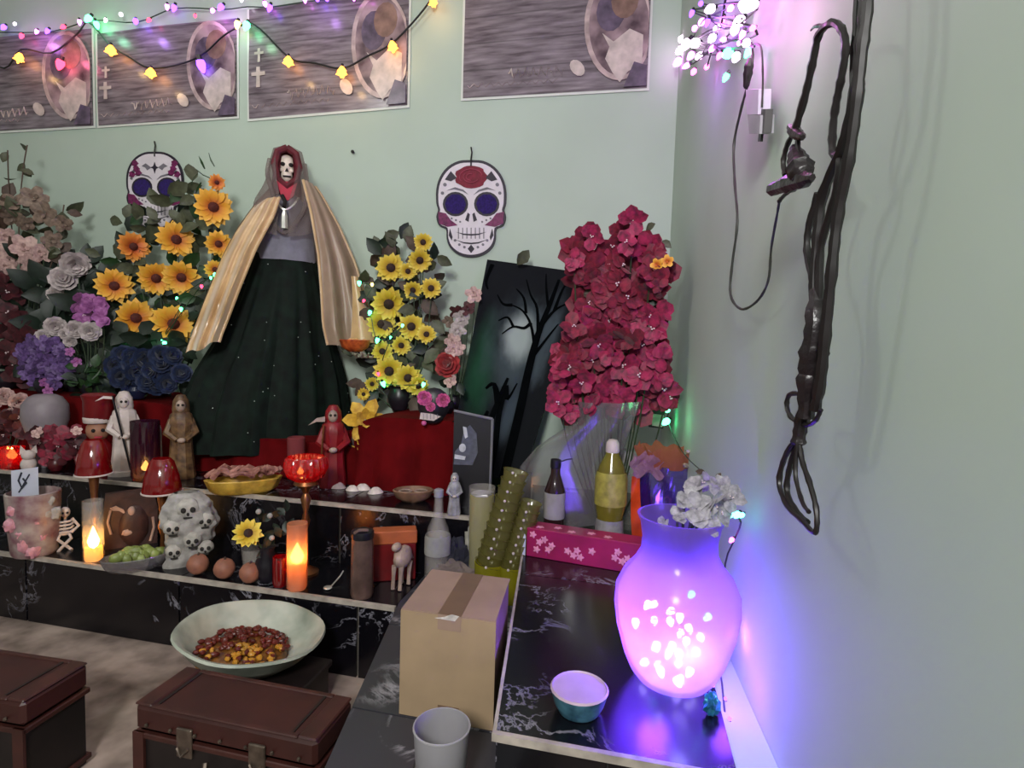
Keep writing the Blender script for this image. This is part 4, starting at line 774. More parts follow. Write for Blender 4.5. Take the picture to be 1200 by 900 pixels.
def skel_fig(k, cx, top, bot, m, sit=True):
    h = bot - top; u = h / 48
    k.ball('skull', cx + 1, top + 6 * u, (5 * u, 5 * u, 6 * u), m); 
    for q in (-1, 1): k.ball('eye_socket', cx + 1 + q * 2 * u, top + 6 * u, (1.3 * u, 1 * u, 1.3 * u), M_socket, -4.4 * u, n=6)
    k.tube('spine', [(cx + 1, top + 11 * u), (cx, top + 30 * u)], 1.3 * u, m)
    for i in range(4): k.tube('rib', smooth_path([(cx - 7 * u, top + (15 + 4 * i) * u, 1), (cx - 4 * u, top + (16 + 4 * i) * u, -4 * u), (cx + 5 * u, top + (16 + 4 * i) * u, -4 * u), (cx + 8 * u, top + (15 + 4 * i) * u, 1)], 3), 1.3 * u, m)
    k.ball('pelvis', cx, top + 30 * u, (6 * u, 4 * u, 3 * u), m)
    for q in (-1, 1):
        k.tube('arm', [(cx + q * 7 * u, top + 14 * u, 0), (cx + q * 13 * u, top + 23 * u, -2 * u), (cx + q * 6 * u, top + 29 * u, -5 * u)], 1.7 * u, m)
        k.tube('leg', [(cx + q * 4 * u, top + 30 * u, -2 * u), (cx + q * 6 * u, top + 34 * u, -9 * u), (cx - q * 4 * u, top + 46 * u, -6 * u), (cx - q * 6 * u, top + 47.5 * u, -9 * u)], 1.7 * u, m)
k = K('skeleton_figurine', 'tiny white cross-legged skeleton figurine beside the pink mug', 'figurine', 76, 643, ZL); skel_fig(k, 76, 594, 643, M_white)
def fairy_lamp(label, cx, base, top, rimy, w, z):
    k = K('goblet_lamp', label, 'candle holder', cx, base, z, group='red glass goblet lamps')
    k.lathe('shade', [(w * .45, top), (w * .62, top + 4), (w * .85, (top + rimy) / 2), (w, rimy - 2), (w * .95, rimy), (w * .8, (top + rimy) / 2)], M_rglass, n=24, cap=False)
    k.tube('rim', [(cx + w * math.cos(a), rimy - 1, w * math.sin(a)) for a in [6.283 * i / 24 for i in range(25)]], 1.1, M_white)
    k.lathe('stem', [(w * .5, base), (w * .5, base - 3), (3, base - 8), (2.2, (base + rimy) / 2 + 12), (5, (base + rimy) / 2), (2.5, (base + rimy) / 2 - 10), (6, rimy - 4), (w * .7, rimy - 2), (0, rimy - 1)], M_gold, n=14); return k
fairy_lamp('red glass goblet lamp on a brass stem in front of the red capped doll', 112, 650, 515, 556, 18, ZL)
fairy_lamp('red bell shaped goblet lamp between the reaper plaque and the grey skull carving', 191, 655, 537, 577, 20.5, ZL)
k = K('reaper_plaque', 'brown carved plaque with a pale reaper and scythe behind the green tray', 'plaque', 155, 642, ZL); M_brn = mat('plaque_brown', '#3a1f1a', .55, amt=.4, scale=25, bump=.3); M_pb = mat('plaque_bone', '#a88a7e', .6)
k.p; k.flat('board', [(130, 578), (176, 576), (181, 600), (180, 642), (129, 642), (127, 610)], 6, 14, M_brn)
k.flat('scythe_blade', [(134, 594), (140, 592), (147, 597), (150, 604), (143, 598), (137, 597)], 4, 6, M_pb); k.tube('scythe_pole', [(135, 596, 4), (132, 610, 4), (135, 624, 4)], 1.4, M_pb); k.ball('reaper_skull', 155, 600, (4, 3, 6), M_pb, 4); k.tube('robe_edge', [(176, 610, 4), (177, 622, 4), (173, 638, 4)], 1.6, M_pb)
k.ball('carved_hand', 151, 624, (6, 3, 5), M_pb, 4, bump=.3); k.ball('robe', 157, 618, (15, 5, 24), M_brn, 6, bump=.2)
k = K('green_fruit_tray', 'clear tray heaped with lumpy pale green fruit on the lower step', 'food tray', 159, 666, ZL); M_grn = mat('green_fruit', '#6f7a38', .45, amt=.3, scale=14, hex2='#98a458'); k.lathe('tray', [(24, 667), (30, 662), (35, 651), (34, 650), (29, 660), (0, 664)], M_ply, n=14, sy=.6, cap=False)
mb = MB()
for i in range(30): a, q = rnd(0, 6.28), rnd(0, 1) ** .6; mb.ball(k.P(159 + 26 * q * math.cos(a), 654 - 8 * (1 - q) - rnd(0, 3), 14 * q * math.sin(a)), (rnd(5, 8) * k.m, 5 * k.m, rnd(5, 7) * k.m), 8, 6, .2, 3, i)
o = k.part('fruit_heap', mb, M_grn); o['kind'] = 'stuff'; k.flat('wrap_fold', [(188, 645), (196, 640), (193, 654), (186, 655)], -4, -3, M_ply)
k = K('skull_carving', 'grey stone carving of piled skulls on the lower step', 'carving', 222, 660, ZL)
mb = MB()
def carve(u, v):
    a = 6.283 * u; py = 660 - 84 * v; _, w_, cx = lerp_rows([(570, 2, 220), (578, 16, 220), (590, 25, 221), (612, 29, 223), (630, 24, 223), (640, 21, 219), (660, 21, 217)], py); n_ = mnoise.noise(Vector((math.cos(a) * 2.2, math.sin(a) * 2.2, py * .11)))
    return k.P(cx + w_ * math.cos(a) * (1 + .22 * n_), py, w_ * .62 * math.sin(a) * (1 + .35 * n_))
o = k.part('rock', mb.grid(carve, 44, 30, True), M_grey)
M_cs = mat('carve_shadow', '#26221f', .9); M_bn = mat('carve_pale', '#aaa49c', .7, amt=.2, scale=50)
for x, y, r, yy in ((221, 592, 12, -11), (206, 612, 10, -12), (238, 608, 10, -10), (225, 628, 10, -14), (207, 640, 9, -10), (238, 640, 9, -9)):
    s_ = k.ball('skull', x, y, (r, r * .7, r * .95), M_bn, yy, bump=.15)
    for q in (-1, 1): k.ball('socket_hole', x + q * r * .38, y + r * .05, (r * .24, r * .2, r * .26), M_cs, yy - r * .66, s_, n=7)
    k.ball('nose_hole', x, y + r * .45, (r * .12, r * .15, r * .17), M_cs, yy - r * .64, s_, n=6); k.flat('teeth', [(x - r * .4, y + r * .75), (x + r * .4, y + r * .75), (x + r * .35, y + r * .9), (x - r * .35, y + r * .9)], yy - r * .55, yy - r * .3, M_cs, s_)
M_egg = mat('peach_skin', '#96604c', .6, amt=.3, scale=20)
for i, (x, y, r, lb) in enumerate(((232, 673, 12, 'brown egg shaped fruit touching the foot of the skull carving'), (263, 678, 12, 'dark reddish round fruit between the carving and the amber tumbler'), (293, 683, 12, 'peach coloured round fruit in front of the short glass tumbler'))):
    k = K('round_fruit', lb, 'fruit', x, y, ZL, group='round fruit on the lower step'); k.ball('body', x, y - r, (r, r, r), M_egg, bump=.05); k.tube('stalk', [(x, y - 2 * r + 2, -2), (x + 1, y - 2 * r - 2, -2)], 1, M_leafb)
k = K('glass_tumbler', 'short clear glass tumbler behind the peach coloured fruit', 'glass', 296, 672, ZL); k.lathe('glass_body', [(9, 672), (10, 668), (12.5, 642), (11.5, 642), (9.5, 666), (0, 667)], M_glass, cap=False)
k = K('sunflower_vase', 'little dark vase with one yellow sunflower and dark leaves', 'flower vase', 313, 680, ZL); k.lathe('vase', [(8, 680), (12, 672), (13, 658), (8, 645), (10, 640), (8, 641)], M_potd)
bp = k.o.location
def kfl(k, kind, colr, px, py, rp, dy=-4, jit=.2):
    p = k.P(px, py, dy); wq = face(k.o.matrix_basis @ p, jit); rq = k.o.rotation_euler.to_quaternion().inverted() @ wq; f = ob('flower', flower_mesh(kind, colr), k.o, p, rq, rp * k.m)
    if kind == 'sun': ob('disc', DISC, f)
    return f
def klf(k, kk, px, py, rp, dy=0, jit=.7, blade=False):
    p = k.P(px, py, dy); rq = k.o.rotation_euler.to_quaternion().inverted() @ face(k.o.matrix_basis @ p, jit); return ob('leaf', (BLADE if blade else LEAF)[kk], k.o, p, rq, rp * k.m)
kfl(k, 'sun', 'sun3', 293, 621, 17, -6, .3); k.tube('stem', [(294, 624, -3), (303, 634, 0), (312, 650, 0)], 1.3, M_stem)
for i in range(16): klf(k, 'd', rnd(305, 336), rnd(602, 648), rnd(12, 18), rnd(-4, 8))
for x, y in ((304, 598), (316, 604), (318, 630)): k.ball('bud', x, y, 3.2, M_grey, -3)
k = K('red_glass_tumbler', 'small dark red glass leaning beside the tall amber candle', 'glass', 328, 686, ZL); k.lathe('glass_body', [(7, 686), (8, 682), (8, 652), (7, 652), (6.5, 680), (0, 681)], M_rglass, cap=False)
k = K('ribbed_goblet', 'ribbed red glass goblet on a slender brass stem holding a lit candle', 'candle holder', 358, 672, ZL)
k.lathe('cup', [(12, 563), (20, 558), (24, 548), (22, 537), (20, 535), (20, 538), (22, 548), (18, 556), (0, 560)], M_rglass, n=40, cap=False, wob=lambda a, z: 1 + .04 * math.cos(20 * a)); k.lathe('stem', [(15, 672), (15, 669), (4, 663), (2.5, 620), (5, 610), (2.5, 600), (6, 585), (3, 578), (6, 572), (14, 567), (12, 563), (0, 563)], M_gold, n=16); flame(k, 352, 556, 4, 9, 0, .25, (1, .3, .15))
k = K('metal_canister', 'tall rusty metal canister near the outer corner of the lower step', 'canister', 424, 698, ZL); M_can = mat('rusty_tin', '#6e5650', .4, .4, amt=.3, scale=25); k.lathe('body', [(12, 698), (13, 695), (12.5, 628), (12.5, 626)], M_can); k.lathe('lid', [(13, 630), (13.5, 626), (13, 622), (9, 620), (0, 621)], M_dark); k.tube('lid_tab', [(415, 622, -8), (420, 618, -10), (430, 619, -8)], 2, M_can)
k = K('small_spoon', 'little pale metal spoon lying on the lower step before the mirror-like riser', 'spoon', 384, 690, ZL); k.tube('handle', [(388, 689, 4), (398, 684, 18), (402, 681, 26)], .9, M_sil); k.ball('spoon_bowl', 384, 688.5, (5, 6, 1.3), M_sil)
k = K('pale_animal_figurine', 'pale standing animal figurine at the right end of the lower step', 'figurine', 469, 688, ZL, turn=-.5); M_pal = mat('figurine_pale', '#a38d80', .6, amt=.3, scale=30)
k.ball('body', 472, 652, (9, 16, 13), M_pal, 0, bump=.15); k.ball('head', 470, 637, (5, 8, 5), M_pal, -12)
for q, (x, yy) in enumerate(((466, -9), (475, -9), (467, 10), (476, 10))): k.tube('leg', [(x, 660, yy), (x - 1, 674, yy), (x - 1, 687, yy - 1)], [3.2, 2.2, 2.4], M_pal)
k.tube('tail', [(472, 648, 15), (474, 660, 20)], 1.3, M_pal)
k = K('red_glow_block', 'red block standing for a glow on the riser, under an orange plank', 'box', 462, 677, ZL, turn=.04); M_or = mat('orange_card', '#a8552c', .55, amt=.15)
k.part('body', MB().box(-24 * k.m, 24 * k.m, -9 * k.m, 9 * k.m, 0, 40 * k.mz, .003), M_redp, None, False); k.part('lid', MB().box(-25 * k.m, 25 * k.m, -10 * k.m, 10 * k.m, 40 * k.mz, 54 * k.mz, .003), M_or, None, False)  # red body gives the glow reflected on the riser as solid colour
k = K('white_capped_vial', 'small dark vial with a white cap between the red glow block and the clear bottle', 'vial', 496, 668, ZL); k.lathe('body', [(5, 668), (6, 664), (6, 642), (4, 639)], M_dark); k.lathe('cap', [(4.5, 640), (5, 638), (5, 627), (3.5, 626), (0, 626)], M_white)
k = K('clear_bottle', 'clear long-necked glass bottle standing before the upper step end', 'bottle', 512, 684, ZL); k.lathe('bottle_body', [(13, 684), (15, 680), (15, 632), (12, 618), (6, 604), (5, 585), (5, 576), (4, 576), (4, 604), (13, 634), (13, 680)], M_glass, n=18, cap=False); k.lathe('label_band', [(15.3, 648), (15.4, 646), (15.3, 630), (14.4, 626)], mat('label_grey', '#8c8a86', .7), cap=False); k.lathe('cap', [(5.4, 582), (5.6, 574), (4, 573), (0, 573)], M_plug2)
def crumple(name, label, cat, bx, by, z, rx, ry, rz, m, seed, Y=None, n=22):
    p = onZ(bx, by, z); mm = mpp(p); mb = MB(); mb.ball((0, 0, rz * mm * .9), (rx * mm, ry * mm, rz * mm), n, 14, .55, 2.4, seed)
    mb.v = [(a, b, max(c, .0015)) for a, b, c in mb.v]; o = mb.build(name, m, None, False); o.location = p; return tag(o, label, cat)
crumple('dark_cloth_bag', 'crumpled navy cloth bag wedged beside the clear bottle', 'bag', 535, 684, ZL, 17, 11, 27, mat('navy_cloth', '#181826', .8, amt=.3), 3)
crumple('grey_cloth_bundle', 'rumpled brown-grey cloth bundle behind the cardboard box', 'cloth', 532, 690, ZL, 28, 16, 16, mat('taupe_cloth', '#6a5d59', .9, amt=.2), 5)
crumple('crumpled_paper', 'crumpled white paper scrap beside the yellow drink glass', 'paper', 551, 680, ZL, 8, 6, 34, mat('scrap_paper', '#9a968c', .8, amt=.2), 8)
# --- upper step
k = K('red_votive', 'glowing red glass votive at the end of the altar near the wine coloured flowers', 'candle', 12, 548, ZU); k.lathe('glass', [(10, 548), (13, 544), (14, 524), (13, 524), (11, 543), (0, 545)], M_rglass, cap=False); flame(k, 14, 538, 5, 14, -2, .35, (1, .35, .15))
k = K('white_cat_figurine', 'small white eared figurine on the step behind the paper card', 'figurine', 34, 552, ZU); k.ball('body', 34, 544, (8, 7, 9), M_white); k.ball('head', 34, 533, (7, 6, 6), M_white, -2)
for q in (-1, 1): k.flat('ear', [(34 + q * 2, 528), (34 + q * 7, 521), (34 + q * 8, 532)], -2, 1, M_white)
k = K('grey_globe_jar', 'round grey ceramic jar before the purple hydrangea', 'jar', 55, 546, ZU); k.lathe('body', [(12, 546), (16, 515), (23, 490), (22, 474), (16, 465), (10, 462), (0, 462)], mat('grey_ceramic', '#7c7278', .5, amt=.12), sy=.8)
bb = Bouquet('red_posy', 'dark red posy with white blossoms at the far left of the upper step', 'flowers', 10, 545, -.56, ZU + .002); pot(bb, .035, .06, M_potr)
for x, y, r in ((4, 465, 11), (22, 470, 11), (14, 484, 7), (-8, 470, 10)): bb.flower('rose', 'blush', x, y, r, 0, .3)
for x, y in inside([(-20, 480), (40, 478), (45, 515), (-20, 518)], 12): bb.flower('bract', 'wine', x, y, 12, rnd(-.02, .02), .5, False)
bb = Bouquet('wine_posy', 'low wine red posy between the grey jar and the red capped doll', 'flowers', 66, 548, -.645, ZU + .002); pot(bb, .03, .05, M_potr)
for x, y in inside([(42, 508), (88, 502), (92, 538), (46, 542)], 14): bb.flower('bract', random.choice(('wine', 'magd')), x, y, 12, rnd(-.02, .02), .5, False)
for x, y in ((44, 505), (42, 508), (90, 505)): bb.flower('orchid', 'blush', x, y, 6, -.03, .5, False)
k = K('capped_doll', 'toy doll in a tall red cap with a white band, tucked behind a goblet lamp', 'doll', 116, 556, ZU); M_skin = mat('doll_face', '#9a6a52', .6, amt=.1)
k.lathe('body', [(15, 556), (16, 540), (14, 522), (8, 514), (5, 511)], M_redp, sy=.8); k.ball('head', 116, 504, (12, 11, 13), M_skin, 0); k.lathe('cap', [(13, 493), (15, 488), (15, 470), (17, 463), (14, 461), (0, 460)], M_redp, cx=117, sy=.9); k.lathe('cap_band', [(13.5, 495), (14.2, 494), (14.5, 489), (14, 488)], M_white, cx=116, sy=.9, cap=False)
for q in (-1, 1): k.ball('eye', 116 + q * 4.5, 503, (2, 1.2, 2.2), M_socket, -10.5, n=8); k.tube('arm', [(116 + q * 14, 524, 0), (116 + q * 19, 536, -3), (116 + q * 17, 548, -5)], 3.5, M_redp)
k.flat('mouth', [(112, 510), (120, 510), (119, 511.5), (113, 511.5)], -11.6, -9, M_collar)
def robed(name, label, bx, by, w, top, m, mf, z=ZU, scy=None, arm=None, group=None, trim=None):
    k = K(name, label, 'figurine', bx, by, z, group=group); h = by - top; u = h / 95
    k.lathe('robe', [(w * .95, by), (w, by - 3), (w * .82, by - .3 * h), (w * .72, by - .55 * h), (w * .9, by - .66 * h), (w * .75, by - .76 * h), (w * .42, by - .81 * h)], m, n=20, sy=.75, wob=lambda a, z_: 1 + .06 * math.sin(9 * a))
    k.lathe('hood', [(w * .5, by - .72 * h), (w * .62, by - .82 * h), (w * .55, by - .92 * h), (w * .3, by - .99 * h), (0, top)], m, n=16, sy=.9, cy=1)
    f = k.ball('face', bx - .5, by - .865 * h, (w * .34, w * .25, w * .45), mf, -w * .42)
    for q in (-1, 1): k.ball('eye_hole', bx - .5 + q * w * .14, by - .88 * h, (w * .1, w * .08, w * .1), M_socket, -w * .63, f, n=6)
    for q in (-1, 1): k.tube('sleeve', [(bx + q * w * .6, by - .7 * h, 0), (bx + q * w * .95, by - .55 * h, -w * .3), (bx + q * w * .3, by - .47 * h, -w * .85)], [w * .28, w * .3, w * .2], m)
    k.ball('hands', bx, by - .47 * h, (w * .3, w * .2, w * .2), mf, -w * .9); 
    if scy:
        (x0, y0), (x1, y1) = scy; s_ = k.tube('scythe', [(x0, y0, -w), (x1, y1, -w)], 1.1, M_dark)
    return k
k = robed('reaper_figurine', 'white robed reaper figurine with a thin dark scythe pole', 147, 556, 15, 458, M_white, M_white, scy=((136, 462), (152, 548))); k.flat('scythe_blade', [(136, 463), (128, 462), (120, 468), (128, 465), (136, 466)], -16, -15, M_white); k.lathe('plinth', [(17, 557), (17, 551), (15, 550)], M_white, sy=.8)
jar_candle('purple glass candle with a low amber flame next to the white reaper', 171, 561, ZU, 15, 493, 549, M_pglass, (5, 13), .30)
k = K('taper_candle', 'thin white unlit taper candle beside the purple glass candle', 'candle', 187, 556, ZU); k.lathe('wax', [(4, 556), (3, 550), (2.6, 502), (1.5, 498), (0, 497)], M_white, wob=lambda a, z: 1 + .15 * math.sin(3 * a + z * 90)); k.tube('wick', [(187, 498), (187.5, 494)], .6, M_socket)
robed('saint_figurine', 'brown and gold robed saint figurine against the green skirt', 213, 560, 15, 462, mat('figurine_gold', '#4a3024', .5, amt=.5, scale=35, hex2='#80603e'), M_pal)
k = K('food_plate', 'plate of torn bread and dried meat on a crinkled yellow wrapper', 'food', 286, 576, ZU); M_yel = mat('yellow_wrapper', '#b8923a', .4, amt=.35, scale=30, bump=.2); M_meat = mat('dried_meat', '#8a4a42', .6, amt=.45, scale=35, hex2='#b98476')
k.lathe('wrapper', [(30, 577), (36, 573), (41, 561), (39, 560), (32, 570), (0, 572)], M_yel, n=26, sy=.5, cap=False, wob=lambda a, z: 1 + .06 * math.sin(7 * a))
for i in range(20):
    x, yy = rnd(258, 316), rnd(-13, 13); a = rnd(-.6, .6); k.tube('food_strip', smooth_path([(x - 12, 558 - rnd(0, 4), yy), (x - 3, 552 - rnd(0, 6), yy + rnd(-5, 5)), (x + 5, 556 - rnd(0, 6), yy + rnd(-5, 5)), (x + 12, 553 + rnd(-4, 4), yy)], 2), rnd(2, 3.6), M_meat, n=5)
k = K('pink_votive', 'small frosted pink votive glass behind the ribbed red goblet', 'candle', 347, 566, ZU); k.lathe('glass', [(8, 560), (9.5, 556), (10, 513), (9, 512), (8.5, 556)], sheer('pink_frost', '#a8585c', .2, .5), cap=False); k.lathe('wax', [(8, 558), (8.2, 530), (0, 529)], M_white)
k = robed('red_reaper_figurine', 'red robed reaper figurine holding out a pale scythe', 390, 570, 16, 474, mat('red_robe', '#7c0f16', .45, amt=.3, scale=20), M_pal); k.tube('scythe_pole', [(380, 496, -14), (378, 520, -16), (377, 548, -14)], 1, M_gold); k.flat('scythe_blade', [(381, 486), (372, 488), (363, 496), (372, 492), (381, 492)], -15, -14, M_pal)
M_shell = mat('shell', '#cfc2ba', .45, amt=.25, scale=30)
for i, (x, y, r, lb) in enumerate(((381, 570, 8, 'pale shell under the hem of the red reaper figurine'), (396, 572, 9, 'larger pale shell beside the red reaper figurine'), (413, 575, 8, 'small round shell before the yellow lily vase'), (425, 574, 9, 'striped shell at the foot of the lily vase'), (440, 578, 9, 'flat shell between lily vase and wooden dish'), (436, 566, 9, 'upright shell behind the flat shell'), (424, 562, 6, 'tiny shell leaning on the lily vase'))):
    p = onZ(x, y, ZU); mm = mpp(p); mb = MB(); P = [(0, -r * mm * .15, r * mm * .75)]
    for j in range(1, 6):
        for i2 in range(20):
            q_ = 6.2832 * i2 / 20; t = j / 5; rb_ = 1 + .07 * (i2 % 2); P.append((r * mm * t * math.cos(q_) * rb_, r * mm * .7 * t * math.sin(q_) * rb_, .001 + r * mm * .75 * (1 - t ** 2.2) * rb_))
    mb.add(P, [(0, 1 + q_, 1 + (q_ + 1) % 20) for q_ in range(20)] + [(1 + j * 20 + q_, 1 + j * 20 + (q_ + 1) % 20, 1 + (j + 1) * 20 + (q_ + 1) % 20, 1 + (j + 1) * 20 + q_) for j in range(4) for q_ in range(20)])
    o = mb.build('scallop', M_shell, None); o.location = p; o.rotation_euler = (0, 0, rnd(-.6, .6) + .3); tag(o, lb, 'shell', 'shells on the upper step')
k = K('lily_vase', 'dark slim vase with one large golden lily beside the red cloth', 'flower vase', 430, 565, ZU); k.lathe('vase', [(8, 565), (10, 560), (11, 545), (6, 530), (7, 524), (6, 525)], M_potd)
f = kfl(k, 'lily', 'lil', 427, 492, 26, -4, .15); kfl(k, 'lily', 'lil', 424, 516, 13, -6, .3); k.tube('stem', [(427, 494, 0), (430, 512, 1), (430, 530, 0)], 1.2, M_stem)
for i in range(14): klf(k, 'd' if i % 2 else 'b', rnd(416, 450), rnd(512, 555), rnd(12, 18), rnd(-3, 6))
k = K('wooden_dish', 'small carved wooden dish of two compartments on the upper step', 'dish', 484, 587, ZU); M_wd = mat('dish_wood', '#7a5a46', .6, amt=.3, scale=25); k.lathe('dish_body', [(12, 587), (20, 582), (24, 574), (22, 573), (18, 579), (0, 582)], M_wd, sy=.7)
for q in (-1, 1): k.tube('ring', [(484 + q * 9 + 7 * math.cos(a), 575.5, 7 * math.sin(a)) for a in [6.283 * i / 14 for i in range(15)]], 1.2, M_pal)
k.tube('handle', [(505, 577, 0), (512, 575, 0), (514, 573, 0)], 2, M_wd)
k = K('skull_ornament', 'black skull ornament with pink rose eyes and white teeth on the red cloth', 'ornament', 508, 498, Y=-.488); M_pk = PM['pink']
k.ball('head', 508, 474, (19, 7, 20), M_dark, 0); k.ball('jaw', 507, 489, (13, 6, 8), M_dark, -1); 
for x, y, r in ((497, 466, 9), (518, 468, 8.5), (504, 476, 6)): kfl(k, 'rose', 'pink', x, y, r, -7, .1)
te = k.flat('teeth', [(493, 483), (506, 484), (516, 487), (508, 492), (492, 490)], -9, -5, M_white)
for i in range(5): k.flat('tooth_gap', [(496 + 4 * i, 484), (496.6 + 4 * i, 484), (496.6 + 4 * i, 490), (496 + 4 * i, 490)], -9.4, -8.8, M_sg, te)
k.ball('chin_rose', 497, 495, 3, M_pk, -6)
# black framed portrait and the pale statuette
k = K('framed_portrait', 'black framed portrait of a pale skeletal figure at the end of the step', 'picture', 553, 610, ZU, Y=-.60, turn=-.12); M_frm = mat('silver_frame', '#8a8a92', .35, .5)
k.flat('backing', [(529, 483), (574, 491), (573, 609.5), (529, 609.5)], 0, 4, M_dark); k.tube('frame_bar', [(529, 482, -1), (574, 490, -1)], 1.6, M_frm); k.tube('frame_bar', [(574, 490, -1), (573, 611, -1)], 1.6, M_frm)
M_gp = mat('portrait_grey', '#4a4c5a', .5, amt=.3, scale=50); M_gl = mat('portrait_pale', '#b8b8c0', .5, amt=.2, scale=50)
k.flat('portrait_robe', [(541, 505), (548, 498), (556, 508), (558, 530), (552, 545), (530, 545), (531, 530), (538, 522)], -1, 0, M_gp); k.flat('portrait_face', [(540, 500), (544, 501), (546, 512), (543, 514), (541, 508)], -1.8, -1, M_gl); k.flat('portrait_hand', ell(540, 525, 4, 5, 12), -1.8, -1, M_gl); k.flat('portrait_book', [(531, 533), (544, 535), (543, 539), (531, 538)], -1.8, -1, M_gl)
robed('pale_statuette', 'narrow pale grey saint statuette before the black framed portrait', 532, 603, 8, 554, mat('statuette_grey', '#8e8c90', .6, amt=.3, scale=50), M_white)
# ================================================================== things on the side table, the ledge and the floor
M_vase = sheer('frosted_glass', '#cdb4ff', .62, .9, .2, amt=.03, gloss=.04)
k = K('lit_vase', 'frosted glass vase glowing violet from the lights inside it', 'vase', 788, 796, ZT)
k.lathe('vase_body', [(0, 796), (32, 796), (42, 792), (50, 782), (58, 765), (67, 735), (71, 708), (70, 690), (62, 672), (50, 658), (43, 645), (42, 630), (45, 612), (49, 603), (46, 603), (42, 614), (39, 632), (40, 646), (47, 661), (59, 676), (66, 692), (67, 708), (63, 735), (54, 764), (46, 780), (38, 789), (0, 792)], M_vase, n=36, cap=False)
bl = root('fairy_lights', 'coil of violet and white fairy lights lying inside the glowing vase', 'string lights', k.p + Vector((0, 0, .01))); pts = []
for i in range(26):
    a = i * 2.4; q = .2 + .7 * ((i * 7) % 10) / 10; py = 790 - 90 * (i / 26); wv = lerp_rows([(690, 58), (735, 54), (765, 45), (785, 36), (800, 28)], py)[1] * q; pts.append(Vector((wv * k.m * math.cos(a), wv * k.m * math.sin(a), k.z(py) - .01)))
MB().tube(smooth_path(pts, 2), .0012, 4).build('wire', M_thin, bl)
GLV = glow('bulb_vase', '#d8d8ff', 16); BV = _b.mesh('bulb_vase', GLV)
for i, p in enumerate(pts): b_ = ob('bulb', BV if i % 3 else BULB['t'], bl, p, hang_q(1), .0125)
vc = k.p
lamp('POINT', vc + Vector((-.03, -.03, k.z(735))), 5.6, (.24, .055, 1.0), .03); lamp('POINT', vc + Vector((.012, -.072, k.z(728))), .26, (.6, .75, 1.0), .012)
bs = Bouquet('white_silk_flowers', 'crumpled white silk flowers leaning out of the glowing vase toward the wall', 'flowers', 800, 640, k.p.y, k.p.z + k.z(660)); 
for x, y, r, d in ((800, 585, 14, -.02), (815, 575, 17, 0), (828, 590, 18, -.02), (842, 578, 14, .01), (812, 600, 18, -.03), (836, 606, 13, -.02), (790, 608, 11, -.02), (852, 588, 13, .0), (822, 566, 12, .02), (776, 615, 9, -.02), (832, 622, 11, -.04)): bs.flower('bract', 'silk', x + 4, y - 3, r * 1.25, d, .7)
for x, y, r in ((815, 552, 11), (840, 562, 10), (832, 600, 13)): bs.leaf('b', x, y, r, .02)
k = K('small_dish', 'little blue-rimmed dish with a pale violet inside on the black table top', 'dish', 678, 832, ZT); k.lathe('dish_body', [(20, 832), (24, 831), (29, 822), (33, 808), (34, 806)], mat('dish_blue', '#27506a', .35, amt=.5, scale=40, hex2='#4f8094'), n=28, cap=False); k.lathe('inside', [(34, 806), (32, 804), (29, 809), (0, 811)], mat('dish_inside', '#b29aac', .5, amt=.08), n=28)
k = K('floral_box', 'flat crimson box printed with pink blossoms beside the glowing vase', 'box', 620, 652, ZT); M_crim = mat('crimson_print', '#8f1448', .4, amt=.25, scale=9); k.o.rotation_euler.z = -.14
lx_, ly_, lz_ = 128 * k.m, 28 * k.m, 34 * k.m; k.part('carton', MB().box(-4 * k.m, lx_, 0, ly_, 0, lz_, .002), M_crim, None, False); M_bls = mat('blossom_print', '#d88ca4', .45, amt=.2, scale=80)
for x, z_ in ((4, 27), (12, 19), (18, 23), (9, 10), (23, 12), (27, 17), (57, 16), (53, 10), (46, 14), (61, 9), (103, 22), (100, 15), (108, 12), (114, 16), (74, 18)):
    pt = [Vector((x * k.m + (3.6 + 1.2 * math.cos(5 * a)) * k.m * math.cos(a), -.0012, z_ * k.m + (3.6 + 1.2 * math.cos(5 * a)) * k.m * math.sin(a))) for a in [6.283 * i / 20 for i in range(20)]]; MB().slab(pt, (0, .001, 0)).build('blossom', M_bls, k.o, False)
for x, y_ in ((10, 8), (30, 14), (48, 7), (70, 12), (90, 8)):
    pt = [Vector((x * k.m + (4 + 1.2 * math.cos(5 * a)) * k.m * math.cos(a), y_ * k.m + (4 + 1.2 * math.cos(5 * a)) * k.m * math.sin(a), lz_ + .0002)) for a in [6.283 * i / 20 for i in range(20)]]; MB().slab(pt, (0, 0, .001)).build('blossom', M_bls, k.o, False)
k.part('price_card', MB().slab([Vector((-10 * k.m, -.001, 2 * k.m)), Vector((-4.5 * k.m, -.003, -.0 * k.m + .001)), Vector((-4.5 * k.m, -.003, 24 * k.m)), Vector((-10 * k.m, -.001, 32 * k.m))], (0, .001, 0)), M_card, None, False)
M_oil = mat('yellow_liquid', '#6e6422', .15, amt=.15, alpha=.93, spec=.7); M_lab = mat('silver_label', '#a8a4a8', .35, .4, amt=.15, scale=60); M_ylab = mat('yellow_label', '#948a3c', .5, amt=.35, scale=40)
k = K('yellow_bottle', 'plastic bottle of yellow oil with white cap and silver label behind the crimson box', 'bottle', 713, 640, ZT); k.lathe('bottle_body', [(14, 640), (17, 636), (16, 618), (15, 606), (18, 590), (18, 560), (15, 546), (8, 532), (7, 526)], M_oil); k.lathe('label', [(18.5, 590), (18.7, 588), (18.7, 560), (17, 552)], M_ylab, cap=False); k.lathe('foot_label', [(17.3, 636), (17.4, 634), (16, 612), (15.6, 607)], M_lab, cap=False); k.lathe('cap', [(7.5, 530), (8, 528), (7.5, 519), (5, 515), (0, 514)], M_white)
